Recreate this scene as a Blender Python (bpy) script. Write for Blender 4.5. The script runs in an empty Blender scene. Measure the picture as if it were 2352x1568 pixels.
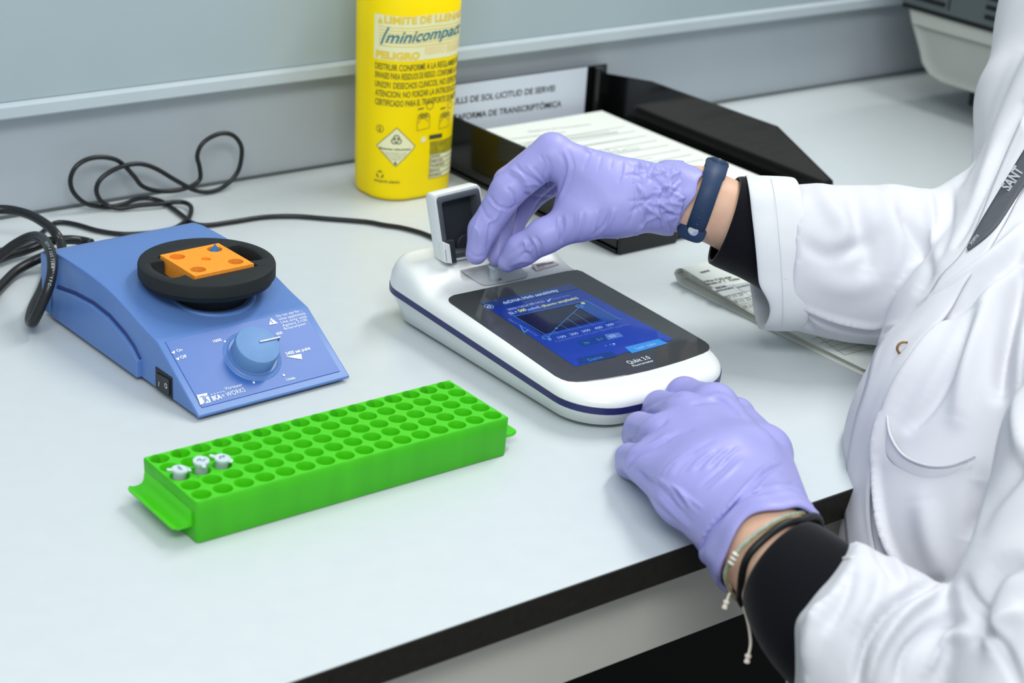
import bpy, math, random
import numpy as np
from mathutils import Vector, Matrix
random.seed(4)
SC = bpy.context.scene
COL = SC.collection
# ------------------------------------------------------------ camera, light, exposure
IW, IH, FPX = 2352.0, 1568.0, 4206.95
YAW, PITCH, ROLL, CAMH = 0.6718, 0.4054, 0.0670, 0.5505
def _axes():
    cy, sy, cp, sp, cr, sr = math.cos(YAW), math.sin(YAW), math.cos(PITCH), math.sin(PITCH), math.cos(ROLL), math.sin(ROLL)
    fwd = np.array([sy*cp, cy*cp, -sp]); right = np.array([cy, -sy, 0.0]); up = np.cross(right, fwd)
    return cr*right+sr*up, -sr*right+cr*up, fwd
CR, CU, CF = _axes()
CO = np.array([0, 0, CAMH])
cam = bpy.data.cameras.new('camera'); camo = bpy.data.objects.new('camera', cam); COL.objects.link(camo)
cam.lens = FPX/IW*36.0; cam.sensor_width = 36.0; cam.clip_start = 0.05; cam.clip_end = 50
M = Matrix.Identity(4)
for i in range(3):
    M[i][0], M[i][1], M[i][2], M[i][3] = CR[i], CU[i], -CF[i], CO[i]
camo.matrix_world = M
cam.dof.use_dof = True; cam.dof.focus_distance = 1.30; cam.dof.aperture_fstop = 8.0
SC.camera = camo
SC.view_settings.view_transform = 'Standard'; SC.view_settings.look = 'None'
SC.view_settings.exposure = 0.0; SC.view_settings.gamma = 1.0; SC.view_settings.use_curve_mapping = False
W = bpy.data.worlds.new('world'); SC.world = W; W.use_nodes = True
bg = W.node_tree.nodes['Background']; bg.inputs[0].default_value = (0.90, 0.95, 1.0, 1); bg.inputs[1].default_value = 0.73
def area(name, loc, target, sx, sy, power, col=(1, 1, 1)):
    l = bpy.data.lights.new(name, 'AREA'); l.shape = 'RECTANGLE'; l.size = sx; l.size_y = sy; l.energy = power; l.color = col
    o = bpy.data.objects.new(name, l); COL.objects.link(o); o.location = loc
    d = Vector(target)-Vector(loc); o.rotation_euler = d.to_track_quat('-Z', 'Y').to_euler()
area('ceiling_panel_light', (1.76, 1.10, 1.75), (1.70, 1.05, 0), 0.28, 1.3, 25, (1.0, 1.0, 0.97))
area('ceiling_panel_light', (-0.2, -0.45, 1.65), (0.3, 0.5, 0), 1.3, 0.5, 27.5, (0.96, 0.99, 1.0))

# ------------------------------------------------------------ point helpers
def ray(px, py):
    return CF+CR*((px-IW/2)/FPX)-CU*((py-IH/2)/FPX)
def onz(px, py, z=0.0):
    d = ray(px, py); return CO+d*((z-CAMH)/d[2])
def onx(px, py, X):
    d = ray(px, py); return CO+d*(X/d[0])
def ony(px, py, Y):
    d = ray(px, py); return CO+d*(Y/d[1])
def cp(px, py, D):
    return CO+ray(px, py)*D
def onpl(px, py, p, n):
    d = ray(px, py); return CO+d*(((np.array(p)-CO)@np.array(n))/(d@np.array(n)))
def topx(V):
    d = V-CO; z = d@CF
    return np.stack([IW/2+FPX*(d@CR)/z, IH/2-FPX*(d@CU)/z], -1)
def nrm(v):
    v = np.array(v, float); return v/np.linalg.norm(v)

# ------------------------------------------------------------ materials
def lin(h):
    if isinstance(h, tuple): return h
    h = h.lstrip('#'); o = []
    for i in (0, 2, 4):
        c = int(h[i:i+2], 16)/255
        o.append(c/12.92 if c <= 0.04045 else ((c+0.055)/1.055)**2.4)
    return tuple(o)
def mat(name, col, rough=0.5, metal=0, spec=0.5, coat=0, emit=None, estr=1, trans=0, ior=1.45, sss=0, sheen=0, noise=None, bump=None, alpha=1, rvar=None):
    m = bpy.data.materials.new(name); m.use_nodes = True; nt = m.node_tree; b = nt.nodes['Principled BSDF']
    c = lin(col)
    b.inputs['Base Color'].default_value = (*c, 1); b.inputs['Roughness'].default_value = rough
    b.inputs['Metallic'].default_value = metal; b.inputs['Specular IOR Level'].default_value = spec
    b.inputs['Coat Weight'].default_value = coat; b.inputs['Coat Roughness'].default_value = 0.05
    b.inputs['Transmission Weight'].default_value = trans; b.inputs['IOR'].default_value = ior
    b.inputs['Alpha'].default_value = alpha
    if sss:
        b.inputs['Subsurface Weight'].default_value = sss; b.inputs['Subsurface Radius'].default_value = (0.004, 0.003, 0.003); b.inputs['Subsurface Scale'].default_value = 1.0
    if sheen: b.inputs['Sheen Weight'].default_value = sheen; b.inputs['Sheen Roughness'].default_value = 0.4
    if emit: b.inputs['Emission Color'].default_value = (*lin(emit), 1); b.inputs['Emission Strength'].default_value = estr
    tc = nt.nodes.new('ShaderNodeTexCoord')
    def nz(scale, detail=3, stretch=None):
        n = nt.nodes.new('ShaderNodeTexNoise'); n.inputs['Scale'].default_value = scale; n.inputs['Detail'].default_value = detail
        if stretch:
            mp = nt.nodes.new('ShaderNodeMapping'); mp.inputs['Scale'].default_value = stretch
            nt.links.new(tc.outputs['Object'], mp.inputs[0]); nt.links.new(mp.outputs[0], n.inputs[0])
        else: nt.links.new(tc.outputs['Object'], n.inputs[0])
        return n
    if noise:  # (scale, colour b, contrast)
        n = nz(noise[0], 4, noise[3] if len(noise) > 3 else None); r = nt.nodes.new('ShaderNodeValToRGB')
        r.color_ramp.elements[0].position = 0.5-noise[2]; r.color_ramp.elements[1].position = 0.5+noise[2]
        r.color_ramp.elements[0].color = (*c, 1); r.color_ramp.elements[1].color = (*lin(noise[1]), 1)
        nt.links.new(n.outputs[0], r.inputs[0]); nt.links.new(r.outputs[0], b.inputs['Base Color'])
    if bump:  # (scale, strength, distance)
        n = nz(bump[0], 4, bump[3] if len(bump) > 3 else None); bp = nt.nodes.new('ShaderNodeBump'); bp.inputs['Strength'].default_value = bump[1]; bp.inputs['Distance'].default_value = bump[2]
        nt.links.new(n.outputs[0], bp.inputs['Height']); nt.links.new(bp.outputs[0], b.inputs['Normal'])
    return m
MT = dict(
 bench=mat('bench_laminate', '#cad1d3', 0.34, spec=0.4, noise=(60, '#c6ced0', 0.3), bump=(900, 0.05, 0.0002)),
 edge=mat('bench_edge', '#24221d', 0.5, spec=0.3, noise=(200, '#1d1b17', 0.2)),
 apron=mat('apron_panel', '#c4c2b8', 0.6, noise=(30, '#bfbeb5', 0.3)),
 wall=mat('wall_panel', '#b0b8be', 0.42, spec=0.4, noise=(20, '#acb5bc', 0.3)),
 wallup=mat('wall_upper_panel', '#a6b5ba', 0.42, spec=0.4, noise=(20, '#a2b2b7', 0.3)),
 trim=mat('trim_grey', '#bac6cb', 0.35, spec=0.5, noise=(40, '#b6c2c8', 0.3)),
 dark=mat('dark_void', '#050505', 0.9, noise=(3, '#040404', 0.3)),
 floor=mat('floor_vinyl', '#15161a', 0.7, noise=(8, '#101114', 0.3)),
 yellow=mat('yellow_plastic', '#ffe400', 0.45, spec=0.2, sss=0.0, noise=(30, '#fddc00', 0.3), bump=(300, 0.04, 0.0003)),
 cream=mat('label_cream', '#efeebf', 0.5, noise=(80, '#ebeab6', 0.3)),
 yprint=mat('yellow_print', '#f0d23c', 0.5, noise=(80, '#ecca30', 0.3)),
 olive=mat('olive_print', '#6f6e1e', 0.6, noise=(80, '#66651c', 0.3)),
 oliveb=mat('olive_block', '#b7a90c', 0.6, noise=(200, '#8c820c', 0.2)),
 teal=mat('teal_print', '#0b7d96', 0.5, noise=(80, '#0a7388', 0.3)),
 inkb=mat('black_ink', '#2c2d2b', 0.6, noise=(80, '#262726', 0.3)),
 ink2=mat('grey_ink', '#6c7074', 0.6, noise=(80, '#64686c', 0.3)),
 ink3=mat('faint_grey_ink', '#a9b0ae', 0.6, noise=(80, '#a2a9a7', 0.3)),
 pen=mat('blue_pen', '#3a3fa0', 0.5, noise=(80, '#343996', 0.3)),
 tray=mat('tray_black_plastic', '#0d0e0f', 0.12, spec=0.5, noise=(8, '#111213', 0.3)),
 paper=mat('paper_white', '#e6ebe4', 0.8, spec=0.2, noise=(40, '#e2e7df', 0.3), bump=(60, 0.1, 0.001)),
 sign=mat('sign_paper', '#d3dbe6', 0.6, spec=0.2, noise=(20, '#ced7e3', 0.3)),
 paper2=mat('paper_grey', '#d9dacf', 0.8, spec=0.2, noise=(40, '#d4d5ca', 0.3)),
 paper3=mat('paper_table_head', '#bfc5c4', 0.8, noise=(40, '#b8bfbe', 0.3)),
 machine=mat('machine_beige', '#abaea8', 0.5, noise=(20, '#a6a9a4', 0.3)),
 machine2=mat('machine_beige_light', '#b9bcb3', 0.5, noise=(20, '#b4b7af', 0.3)),
 vent=mat('vent_grey', '#565f60', 0.5, noise=(20, '#515a5c', 0.3)),
 black=mat('black_plastic', '#101214', 0.45, spec=0.4, noise=(60, '#141618', 0.3)),
 rubber=mat('black_rubber', '#1a1e20', 0.62, spec=0.35, noise=(90, '#1e2224', 0.3), bump=(700, 0.1, 0.0003)),
 cable=mat('cable_black', '#14171a', 0.32, spec=0.5, noise=(40, '#181b1e', 0.3)),
 blue=mat('vortexer_blue', '#5b80bd', 0.36, spec=0.4, noise=(200, '#597dba', 0.3), bump=(1200, 0.06, 0.0002)),
 blue2=mat('vortexer_panel_blue', '#3c68b2', 0.32, spec=0.3, noise=(60, '#3a66b0', 0.3)),
 knob=mat('knob_blue', '#6b92c2', 0.5, spec=0.3, noise=(120, '#658cbc', 0.3)),
 foam=mat('foam_orange', '#f79f3d', 0.85, spec=0.1, noise=(400, '#f29532', 0.2), bump=(900, 0.3, 0.0008)),
 foamb=mat('foam_blue', '#3e74ab', 0.85, spec=0.1, noise=(400, '#36699f', 0.2), bump=(900, 0.4, 0.001)),
 metal=mat('steel', '#cfd6dc', 0.22, 1.0, noise=(60, '#c6cdd4', 0.3)),
 white_ink=mat('white_ink', '#e4edf6', 0.45, noise=(80, '#dfe8f2', 0.3)),
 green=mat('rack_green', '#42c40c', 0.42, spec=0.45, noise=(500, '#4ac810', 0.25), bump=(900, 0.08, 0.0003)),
 greens=mat('rack_green_shaded', '#3fb70e', 0.42, spec=0.4, noise=(60, '#36a70e', 0.25, (1, 1, 0.1)), bump=(900, 0.08, 0.0003)),  # same plastic as the top; shade of the upright sides put into a darker green
 tube=mat('tube_clear', '#e6eef2', 0.2, trans=0.5, ior=1.2, alpha=0.42, noise=(80, '#e8f1f6', 0.3)),
 cap=mat('tube_cap_frosted', '#e4f0f2', 0.4, alpha=0.85, trans=0.2, ior=1.3, noise=(120, '#d6e8ee', 0.3)),
 qwhite=mat('device_white', '#e2e6e4', 0.26, spec=0.5, noise=(30, '#dfe3e1', 0.3)),
 navy=mat('device_navy', '#23265e', 0.35, noise=(60, '#202358', 0.3)),
 gasket=mat('lid_gasket_grey', '#4b5056', 0.5, noise=(80, '#454a50', 0.3)),
 recess=mat('lid_recess_dark', '#2c3135', 0.55, noise=(80, '#272c30', 0.3)),
 well=mat('well_grey', '#b9bfbf', 0.35, spec=0.4, noise=(30, '#c4caca', 0.3)),
 label=mat('label_silver', '#b7b2b4', 0.4, noise=(60, '#b0abad', 0.3)),
 glass=mat('bezel_glass', '#424547', 0.08, spec=0.5, noise=(200, '#3e4143', 0.3)),
 glovem=mat('glove_nitrile', '#9c9bd6', 0.42, spec=0.38, sss=0.0, noise=(45, '#9796d1', 0.3), bump=(420, 0.10, 0.0006)),
 skin=mat('skin', '#dbb79d', 0.5, spec=0.3, sss=0.10, noise=(90, '#d3a88f', 0.3), bump=(500, 0.15, 0.0004)),
 coat=mat('coat_cotton', '#d4d5da', 0.8, spec=0.15, noise=(60, '#d0d1d7', 0.3), bump=(1500, 0.12, 0.0004)),
 coat2=mat('coat_cuff', '#d8dbdd', 0.75, spec=0.15, noise=(60, '#d4d7da', 0.3), bump=(1500, 0.12, 0.0004)),
 seam=mat('coat_seam', '#c5cacf', 0.8, noise=(60, '#bfc4ca', 0.3)),
 sweater=mat('sweater_black', '#0b0d12', 0.85, spec=0.15, sheen=0.15, noise=(300, '#0d0f15', 0.3), bump=(900, 0.2, 0.0005)),
 band=mat('band_navy_silicone', '#263c5c', 0.5, spec=0.35, noise=(80, '#233855', 0.3)),
 lanyard=mat('lanyard_grey', '#4d5058', 0.7, noise=(200, '#474a52', 0.3)),
 lprint=mat('lanyard_print', '#a5a8ae', 0.6, noise=(80, '#9ea1a8', 0.3)),
 brass=mat('brass_snap', '#8b6e44', 0.4, 0.7, noise=(80, '#7e633c', 0.3)),
 cordy=mat('braid_yellow', '#b7a461', 0.7, noise=(400, '#9f9a6a', 0.1), bump=(900, 0.5, 0.0006)),
 cordg=mat('braid_grey_green', '#a9b3a6', 0.7, noise=(400, '#8f9c92', 0.1), bump=(900, 0.5, 0.0006)),
 bead=mat('bead_white', '#e8e0d2', 0.35, noise=(80, '#ddd3c2', 0.3)),
)
def emitmat(name, col, s=1.0, col2=None, spec=0.5):
    m = mat(name, (0.004, 0.005, 0.008), 0.07, spec=spec, emit=col, estr=s)
    if col2:
        nt = m.node_tree; b = nt.nodes['Principled BSDF']; tc = nt.nodes.new('ShaderNodeTexCoord')
        sp = nt.nodes.new('ShaderNodeSeparateXYZ'); r = nt.nodes.new('ShaderNodeValToRGB')
        nt.links.new(tc.outputs['Generated'], sp.inputs[0]); nt.links.new(sp.outputs[1], r.inputs[0])
        r.color_ramp.elements[0].color = (*lin(col), 1); r.color_ramp.elements[1].color = (*lin(col2), 1)
        nt.links.new(r.outputs[0], b.inputs['Emission Color'])
    return m

# ------------------------------------------------------------ object helpers
def tag(o, label=None, cat=None, group=None, kind=None):
    if label: o['label'] = label
    if cat: o['category'] = cat
    if group: o['group'] = group
    if kind: o['kind'] = kind
    return o
def empty(name, loc, label, cat, group=None):
    o = bpy.data.objects.new(name, None); COL.objects.link(o); o.location = tuple(float(c) for c in loc); o.empty_display_size = 0.01
    return tag(o, label, cat, group)
def world_loc(o):
    v = np.zeros(3)
    while o is not None: v = v+np.array(o.location); o = o.parent
    return v
def obj(name, V, F, m, parent=None, smooth=True, sharp=35, label=None, origin=None):
    V = np.array(V, float).reshape(-1, 3)
    base = world_loc(parent) if parent is not None else (np.array(origin, float) if origin is not None else np.array([V[:, 0].mean(), V[:, 1].mean(), V[:, 2].min()]))
    me = bpy.data.meshes.new(name); me.from_pydata((V-base).tolist(), [], [tuple(int(i) for i in f) for f in F]); me.update()
    me.materials.append(MT[m] if isinstance(m, str) else m)
    if smooth:
        me.polygons.foreach_set('use_smooth', [True]*len(me.polygons))
        if sharp: me.set_sharp_from_angle(angle=math.radians(sharp))
    o = bpy.data.objects.new(name, me); COL.objects.link(o)
    if parent is not None: o.parent = parent
    else: o.location = tuple(base)
    if label: o['label'] = label
    return o
def bevel(o, w, seg=3):
    b = o.modifiers.new('bevel', 'BEVEL'); b.width = w; b.segments = seg; b.limit_method = 'ANGLE'; b.angle_limit = math.radians(30); b.harden_normals = False
    return o
class MB:
    def __init__(s): s.V = []; s.F = []
    def add(s, V, F):
        n = len(s.V); s.V += [tuple(map(float, v)) for v in V]; s.F += [tuple(int(i)+n for i in f) for f in F]; return s
    def box(s, x0, x1, y0, y1, z0, z1, fr=None):
        V = [(x, y, z) for z in (z0, z1) for y in (y0, y1) for x in (x0, x1)]
        if fr: V = [fr(*v) for v in V]
        return s.add(V, [(0, 2, 3, 1), (4, 5, 7, 6), (0, 1, 5, 4), (2, 6, 7, 3), (0, 4, 6, 2), (1, 3, 7, 5)])
    def prism(s, poly, d):   # closed polygon of 3D points extruded along vector d
        n = len(poly); P = [np.array(p, float) for p in poly]; d = np.array(d, float)
        V = P+[p+d for p in P]
        F = [tuple(range(n))[::-1], tuple(range(n, 2*n))]+[(i, (i+1) % n, (i+1) % n+n, i+n) for i in range(n)]
        return s.add(V, F)
    def loft(s, rings, cap0=True, cap1=True, closed=False):
        n = len(rings[0]); V = [p for r in rings for p in r]; F = []
        K = len(rings)
        for k in range(K if closed else K-1):
            a, b = k*n, ((k+1) % K)*n
            F += [(a+i, a+(i+1) % n, b+(i+1) % n, b+i) for i in range(n)]
        if not closed:
            if cap0: F.append(tuple(range(n))[::-1])
            if cap1: F.append(tuple(range((K-1)*n, K*n)))
        return s.add(V, F)
    def tube(s, pts, r, n=12, cap=True):
        pts = [np.array(p, float) for p in pts]; rings = []; K = len(pts)
        t0 = nrm(pts[1]-pts[0]); up = np.array([0, 0, 1.0]) if abs(t0[2]) < .9 else np.array([1.0, 0, 0])
        u = nrm(np.cross(t0, up))
        for i, p in enumerate(pts):
            t = nrm(pts[min(i+1, K-1)]-pts[max(i-1, 0)]); u = nrm(u-t*(u@t)); v = np.cross(t, u)
            rr = r[i] if hasattr(r, '__len__') else r
            rings.append([p+rr*(math.cos(a)*u+math.sin(a)*v) for a in np.linspace(0, 2*math.pi, n, endpoint=False)])
        return s.loft(rings, cap, cap)
    def lathe(s, c, ax, prof, n=48):   # prof: (radius, height) along axis ax
        c = np.array(c, float); ax = nrm(ax); u = nrm(np.cross(ax, [0.3, 1, 0.2])); v = np.cross(ax, u)
        rings = [[c+ax*h+max(r, 1e-5)*(math.cos(a)*u+math.sin(a)*v) for a in np.linspace(0, 2*math.pi, n, endpoint=False)] for r, h in prof]
        return s.loft(rings)
    def build(s, name, m, parent=None, **k): return obj(name, s.V, s.F, m, parent, **k)
def spline(pts, per=8, closed=False):
    P = [np.array(p, float) for p in pts]; n = len(P); out = []
    for i in range(n if closed else n-1):
        g = (lambda j: P[j % n]) if closed else (lambda j: P[min(max(j, 0), n-1)])
        a, b, c, d = g(i-1), g(i), g(i+1), g(i+2)
        for k in range(per):
            t = k/per
            out.append(0.5*((2*b)+(-a+c)*t+(2*a-5*b+4*c-d)*t*t+(-a+3*b-3*c+d)*t**3))
    if not closed: out.append(P[-1])
    return out
# text -> flat glyph polygons
_tc = {}
def glyphs(s, bold=0.0):
    k = (s, bold)
    if k not in _tc:
        cu = bpy.data.curves.new('t', 'FONT'); cu.body = s; cu.offset = bold; cu.resolution_u = 3; cu.size = 1.0
        o = bpy.data.objects.new('t', cu); COL.objects.link(o)
        dg = bpy.context.evaluated_depsgraph_get(); me = bpy.data.meshes.new_from_object(o.evaluated_get(dg))
        V = np.array([v.co[:] for v in me.vertices]).reshape(-1, 3)[:, :2]; F = [tuple(p.vertices) for p in me.polygons]
        bpy.data.objects.remove(o); bpy.data.curves.remove(cu); bpy.data.meshes.remove(me)
        if len(V): V = V-[V[:, 0].min(), 0]
        _tc[k] = (V, F)
    return _tc[k]
class Print(MB):
    """flat printing placed on a plane through p with normal n"""
    def __init__(s, p=None, n=None, off=0.0003):
        super().__init__(); s.p = np.array(p, float) if p is not None else None; s.n = nrm(n) if n is not None else None; s.off = off
    def at(s, px, py): return onpl(px, py, s.p+s.n*s.off, s.n)
    def text(s, body, a, b, cap=None, bold=0.02, shear=0.0):
        V, F = glyphs(body, bold); A, B = s.at(*a), s.at(*b); d = nrm(B-A); L = np.linalg.norm(B-A); u = np.cross(s.n, d)
        w = V[:, 0].max(); sx = L/w; sy = sx if cap is None else cap/0.70
        s.add([A+d*(v[0]*sx+shear*v[1]*sy)+u*v[1]*sy for v in V], F); return s
    def poly(s, pts): P = [s.at(*p) for p in pts]; return s.add(P, [tuple(range(len(P)))])
    def line(s, pts, w):
        P = [s.at(*p) for p in pts]
        for a, b in zip(P[:-1], P[1:]):
            d = nrm(b-a); u = np.cross(s.n, d)*w/2; e = d*w*.3
            s.add([a-u-e, b-u+e, b+u+e, a+u-e], [(0, 1, 2, 3)])
        return s
    def disc(s, c, r, r2=0, n=24):
        C = s.at(*c); d = nrm(np.cross(s.n, [0, 0.3, 1])); u = np.cross(s.n, d); A = np.linspace(0, 2*math.pi, n, endpoint=False)
        o = [C+r*(math.cos(a)*d+math.sin(a)*u) for a in A]
        if r2:
            i = [C+r2*(math.cos(a)*d+math.sin(a)*u) for a in A]; return s.add(o+i, [(k, (k+1) % n, (k+1) % n+n, k+n) for k in range(n)])
        return s.add(o, [tuple(range(n))])
    def scribble(s, pts, w): return s.line(spline([(*p,) for p in pts], 4), w)

# signed-distance bodies meshed by surface nets
def sdf_eval(P, caps):
    d = None
    for c in caps:
        a, b, ra, rb = np.array(c[0], float), np.array(c[1], float), c[2], c[3]; k = c[4] if len(c) > 4 else 0.006
        ba = b-a; pa = P-a; h = np.clip((pa@ba)/max(ba@ba, 1e-12), 0, 1)
        e = np.linalg.norm(pa-h[..., None]*ba, axis=-1)-(ra+(rb-ra)*h)
        if d is None: d = e
        else:
            t = np.clip(0.5+0.5*(e-d)/k, 0, 1); d = e*(1-t)+d*t-k*t*(1-t)
    return d
def surface_nets(caps, h, cuts=(), pad=0.012, extra=None):
    pts = np.array([c[0] for c in caps]+[c[1] for c in caps]); rr = max(max(c[2], c[3]) for c in caps)
    lo = np.min([np.minimum(c[0], c[1])-max(c[2], c[3]) for c in caps], 0)-pad; hi = np.max([np.maximum(c[0], c[1])+max(c[2], c[3]) for c in caps], 0)+pad
    for p, n in cuts: pass
    N = np.ceil((hi-lo)/h).astype(int)+1
    f = np.empty(N, np.float32)
    ys, zs = lo[1]+h*np.arange(N[1]), lo[2]+h*np.arange(N[2]); Y, Z = np.meshgrid(ys, zs, indexing='ij')
    for i in range(0, N[0], 8):
        xs = lo[0]+h*np.arange(i, min(i+8, N[0])); P = np.empty((len(xs), N[1], N[2], 3)); P[..., 0] = xs[:, None, None]; P[..., 1] = Y; P[..., 2] = Z
        d = sdf_eval(P, caps)
        for p, n in cuts: d = np.maximum(d, (P-np.array(p))@nrm(n))
        if extra: d = extra(P, d)
        f[i:i+len(xs)] = d
    s = f < 0
    cs = np.zeros(N-1, int)
    offs = [(i, j, k) for i in (0, 1) for j in (0, 1) for k in (0, 1)]
    def sub(A, o): return A[o[0]:o[0]+N[0]-1, o[1]:o[1]+N[1]-1, o[2]:o[2]+N[2]-1]
    for o in offs: cs += sub(s, o)
    act = (cs > 0) & (cs < 8); idx = np.full(act.shape, -1); ii = np.argwhere(act); idx[act] = np.arange(len(ii))
    acc = np.zeros((len(ii), 3)); cnt = np.zeros(len(ii))
    vals = {o: sub(f, o)[act] for o in offs}
    for o in offs:
        for ax in range(3):
            if o[ax] == 0:
                q = list(o); q[ax] = 1; q = tuple(q); a, b = vals[o], vals[q]; m = (a < 0) != (b < 0)
                t = np.where(m, a/np.where(m, a-b, 1), 0); pos = np.tile(np.array(o, float), (len(ii), 1)); pos[:, ax] += t
                acc[m] += pos[m]; cnt[m] += 1
    V = lo+h*(ii+acc/cnt[:, None])
    F = []
    for ax in range(3):
        b_, c_ = (ax+1) % 3, (ax+2) % 3
        sl0 = [slice(None)]*3; sl1 = [slice(None)]*3; sl0[ax] = slice(0, -1); sl1[ax] = slice(1, None)
        a0, a1 = s[tuple(sl0)], s[tuple(sl1)]; E = np.argwhere(a0 != a1)
        ok = (E[:, b_] > 0) & (E[:, c_] > 0) & (E[:, b_] < N[b_]-1) & (E[:, c_] < N[c_]-1); E = E[ok]
        inside = s[E[:, 0], E[:, 1], E[:, 2]]
        def ix(db, dc): q = E.copy(); q[:, b_] += db; q[:, c_] += dc; return idx[q[:, 0], q[:, 1], q[:, 2]]
        Q = np.stack([ix(-1, -1), ix(0, -1), ix(0, 0), ix(-1, 0)], 1); Q[~inside] = Q[~inside][:, ::-1]
        F.append(Q)
    F = np.concatenate(F); F = F[(F >= 0).all(1)]
    return V, F
def vnormals(V, F):
    n = np.cross(V[F[:, 2]]-V[F[:, 0]], V[F[:, 3]]-V[F[:, 1]]); N = np.zeros_like(V)
    for k in range(4): np.add.at(N, F[:, k], n)
    return N/np.maximum(np.linalg.norm(N, axis=1), 1e-12)[:, None]
def relax(V, F, it=2, lam=0.5, keep=None):
    for _ in range(it):
        A = np.zeros_like(V); c = np.zeros(len(V))
        for k in range(4): np.add.at(A, F[:, k], V[F[:, (k+1) % 4]]+V[F[:, (k+3) % 4]]); np.add.at(c, F[:, k], 2)
        V = V+(A/c[:, None]-V)*lam
    return V
def subdivide(V, F):
    n = len(V); E = np.sort(np.concatenate([F[:, [k, (k+1) % 4]] for k in range(4)]), 1); U, inv = np.unique(E, axis=0, return_inverse=True); inv = inv.reshape(-1)
    m = len(F); mid = (V[U[:, 0]]+V[U[:, 1]])/2; fc = V[F].mean(1); e = [inv[k*m:(k+1)*m]+n for k in range(4)]; c = np.arange(m)+n+len(U)
    G = np.concatenate([np.stack([F[:, k], e[k], c, e[k-1]], 1) for k in range(4)]); return np.concatenate([V, mid, fc]), G
def folds(V, F, strokes, gain=1.0):
    """raise (or sink) creases along polylines; each stroke (points, width px, height m)"""
    N = vnormals(V, F); px = topx(V); face = np.clip(-(N@CF)*2.0+0.2, 0, 1); disp = np.zeros(len(V))
    for pts, w, hgt in strokes:
        P = np.array(spline(pts, 4)) if len(pts) > 2 else np.array(pts, float)
        lo, hi = P.min(0)-4*w, P.max(0)+4*w
        m = np.where((px[:, 0] > lo[0]) & (px[:, 0] < hi[0]) & (px[:, 1] > lo[1]) & (px[:, 1] < hi[1]))[0]
        if not len(m): continue
        q = px[m]; best = np.full(len(m), 1e9); tt = np.zeros(len(m)); K = len(P)-1
        for i in range(K):
            a, b = P[i], P[i+1]; ba = b-a; h = np.clip(((q-a)@ba)/max(ba@ba, 1e-9), 0, 1); e = np.linalg.norm(q-a-h[:, None]*ba, axis=1)
            k = e < best; best[k] = e[k]; tt[k] = (i+h[k])/K
        env = np.sin(np.pi*np.clip(tt*.9+.05, 0, 1))**.6
        disp[m] += gain*hgt*np.exp(-(best/w)**2)*env
    return V+N*(disp*face)[:, None]
def chain(pts, rad, k=0.006):
    return [(pts[i], pts[i+1], rad[i], rad[i+1], k) for i in range(len(pts)-1)]
# ============================================================ SETTING
WY, EY = 1.432, 0.698
def structure(name, mb, m, **k):
    o = mb.build(name, m, None, **k); o['kind'] = 'structure'; return o
structure('floor', MB().box(-1.5, 4, -1.5, WY+.03, -0.80, -0.78), 'floor', smooth=False)
structure('wall_back', MB().box(-1.5, 4, WY, WY+.03, -0.78, 1.0), 'wall', smooth=False)
o = structure('wall_back_panel', MB().box(-1.5, 4, WY-.016, WY-.0002, .107, 1.0), 'wallup', smooth=False)
o = structure('trim_1', MB().loft([[(x, WY-.0002, .0935), (x, WY-.019, .0925), (x, WY-.0215, .0945), (x, WY-.0215, .1035), (x, WY-.020, .1058), (x, WY-.0165, .1065), (x, WY-.0002, .1065)] for x in (-1.5, 4)]), 'trim', sharp=25)
structure('trim_2', MB().box(-1.5, 4, WY-.0035, WY-.0002, 0.0002, .0022), 'vent', smooth=False)
B = empty('lab_bench', (0.8, EY, -0.02), 'white laminate lab bench top with a dark front edge under all the equipment', 'bench')
o = MB().box(-.9, 2.6, EY+.0012, WY-.0005, -.0205, 0).build('worktop', 'bench', B, smooth=False)
o = MB().box(-.9, 2.6, EY, EY+.0011, -.0205, -.0002).build('edge_strip', 'edge', B, smooth=False, label='black front edge')
o = MB().box(-.9, 2.6, EY+.018, EY+.036, -.0825, -.0207).build('apron', 'apron', B, smooth=False, label='beige grey apron panel')
o = MB().box(-.9, 2.6, 1.2, 1.22, -.78, -.0207).build('under_bench_shade', 'dark', B, smooth=False)  # black sheet standing in for the deep shade beneath the worktop

# ============================================================ SHARPS BIN
def rrect(cx, cy, w, d, r, n=10):
    P = []
    for sx, sy, a0 in [(1, -1, -90), (1, 1, 0), (-1, 1, 90), (-1, -1, 180)]:
        for a in np.linspace(a0, a0+90, n):
            a = math.radians(a); P.append((cx+sx*(w/2-r)+r*math.cos(a), cy+sy*(d/2-r)+r*math.sin(a)))
    return P
BX, BY, BW, BD, BR = .9255, 1.345, .086, .070, .030
bin_ = empty('sharps_container', (BX, BY, 0), 'tall yellow plastic sharps container with a printed biohazard label, standing by the wall', 'container')
def bscale(z): return 1+.085*z/.187
def bring(z, ins=0):
    s = bscale(z); return [(x, y, z) for x, y in rrect(BX, BY, (BW-2*ins)*s, (BD-2*ins)*s, (BR-ins)*s, 14)]
MB().loft([bring(0.0004, .004), bring(.002, .0012), bring(.006, 0), bring(.05), bring(.1), bring(.15), bring(.215), bring(.218, .003)]).build('body', 'yellow', bin_, sharp=50)
MB().loft([bring(.2182, -.003), bring(.230, -.003), bring(.233, .004), bring(.233, .02), bring(.236, .022), bring(.236, .03)]).build('lid', 'yellow', bin_, sharp=50)
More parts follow.
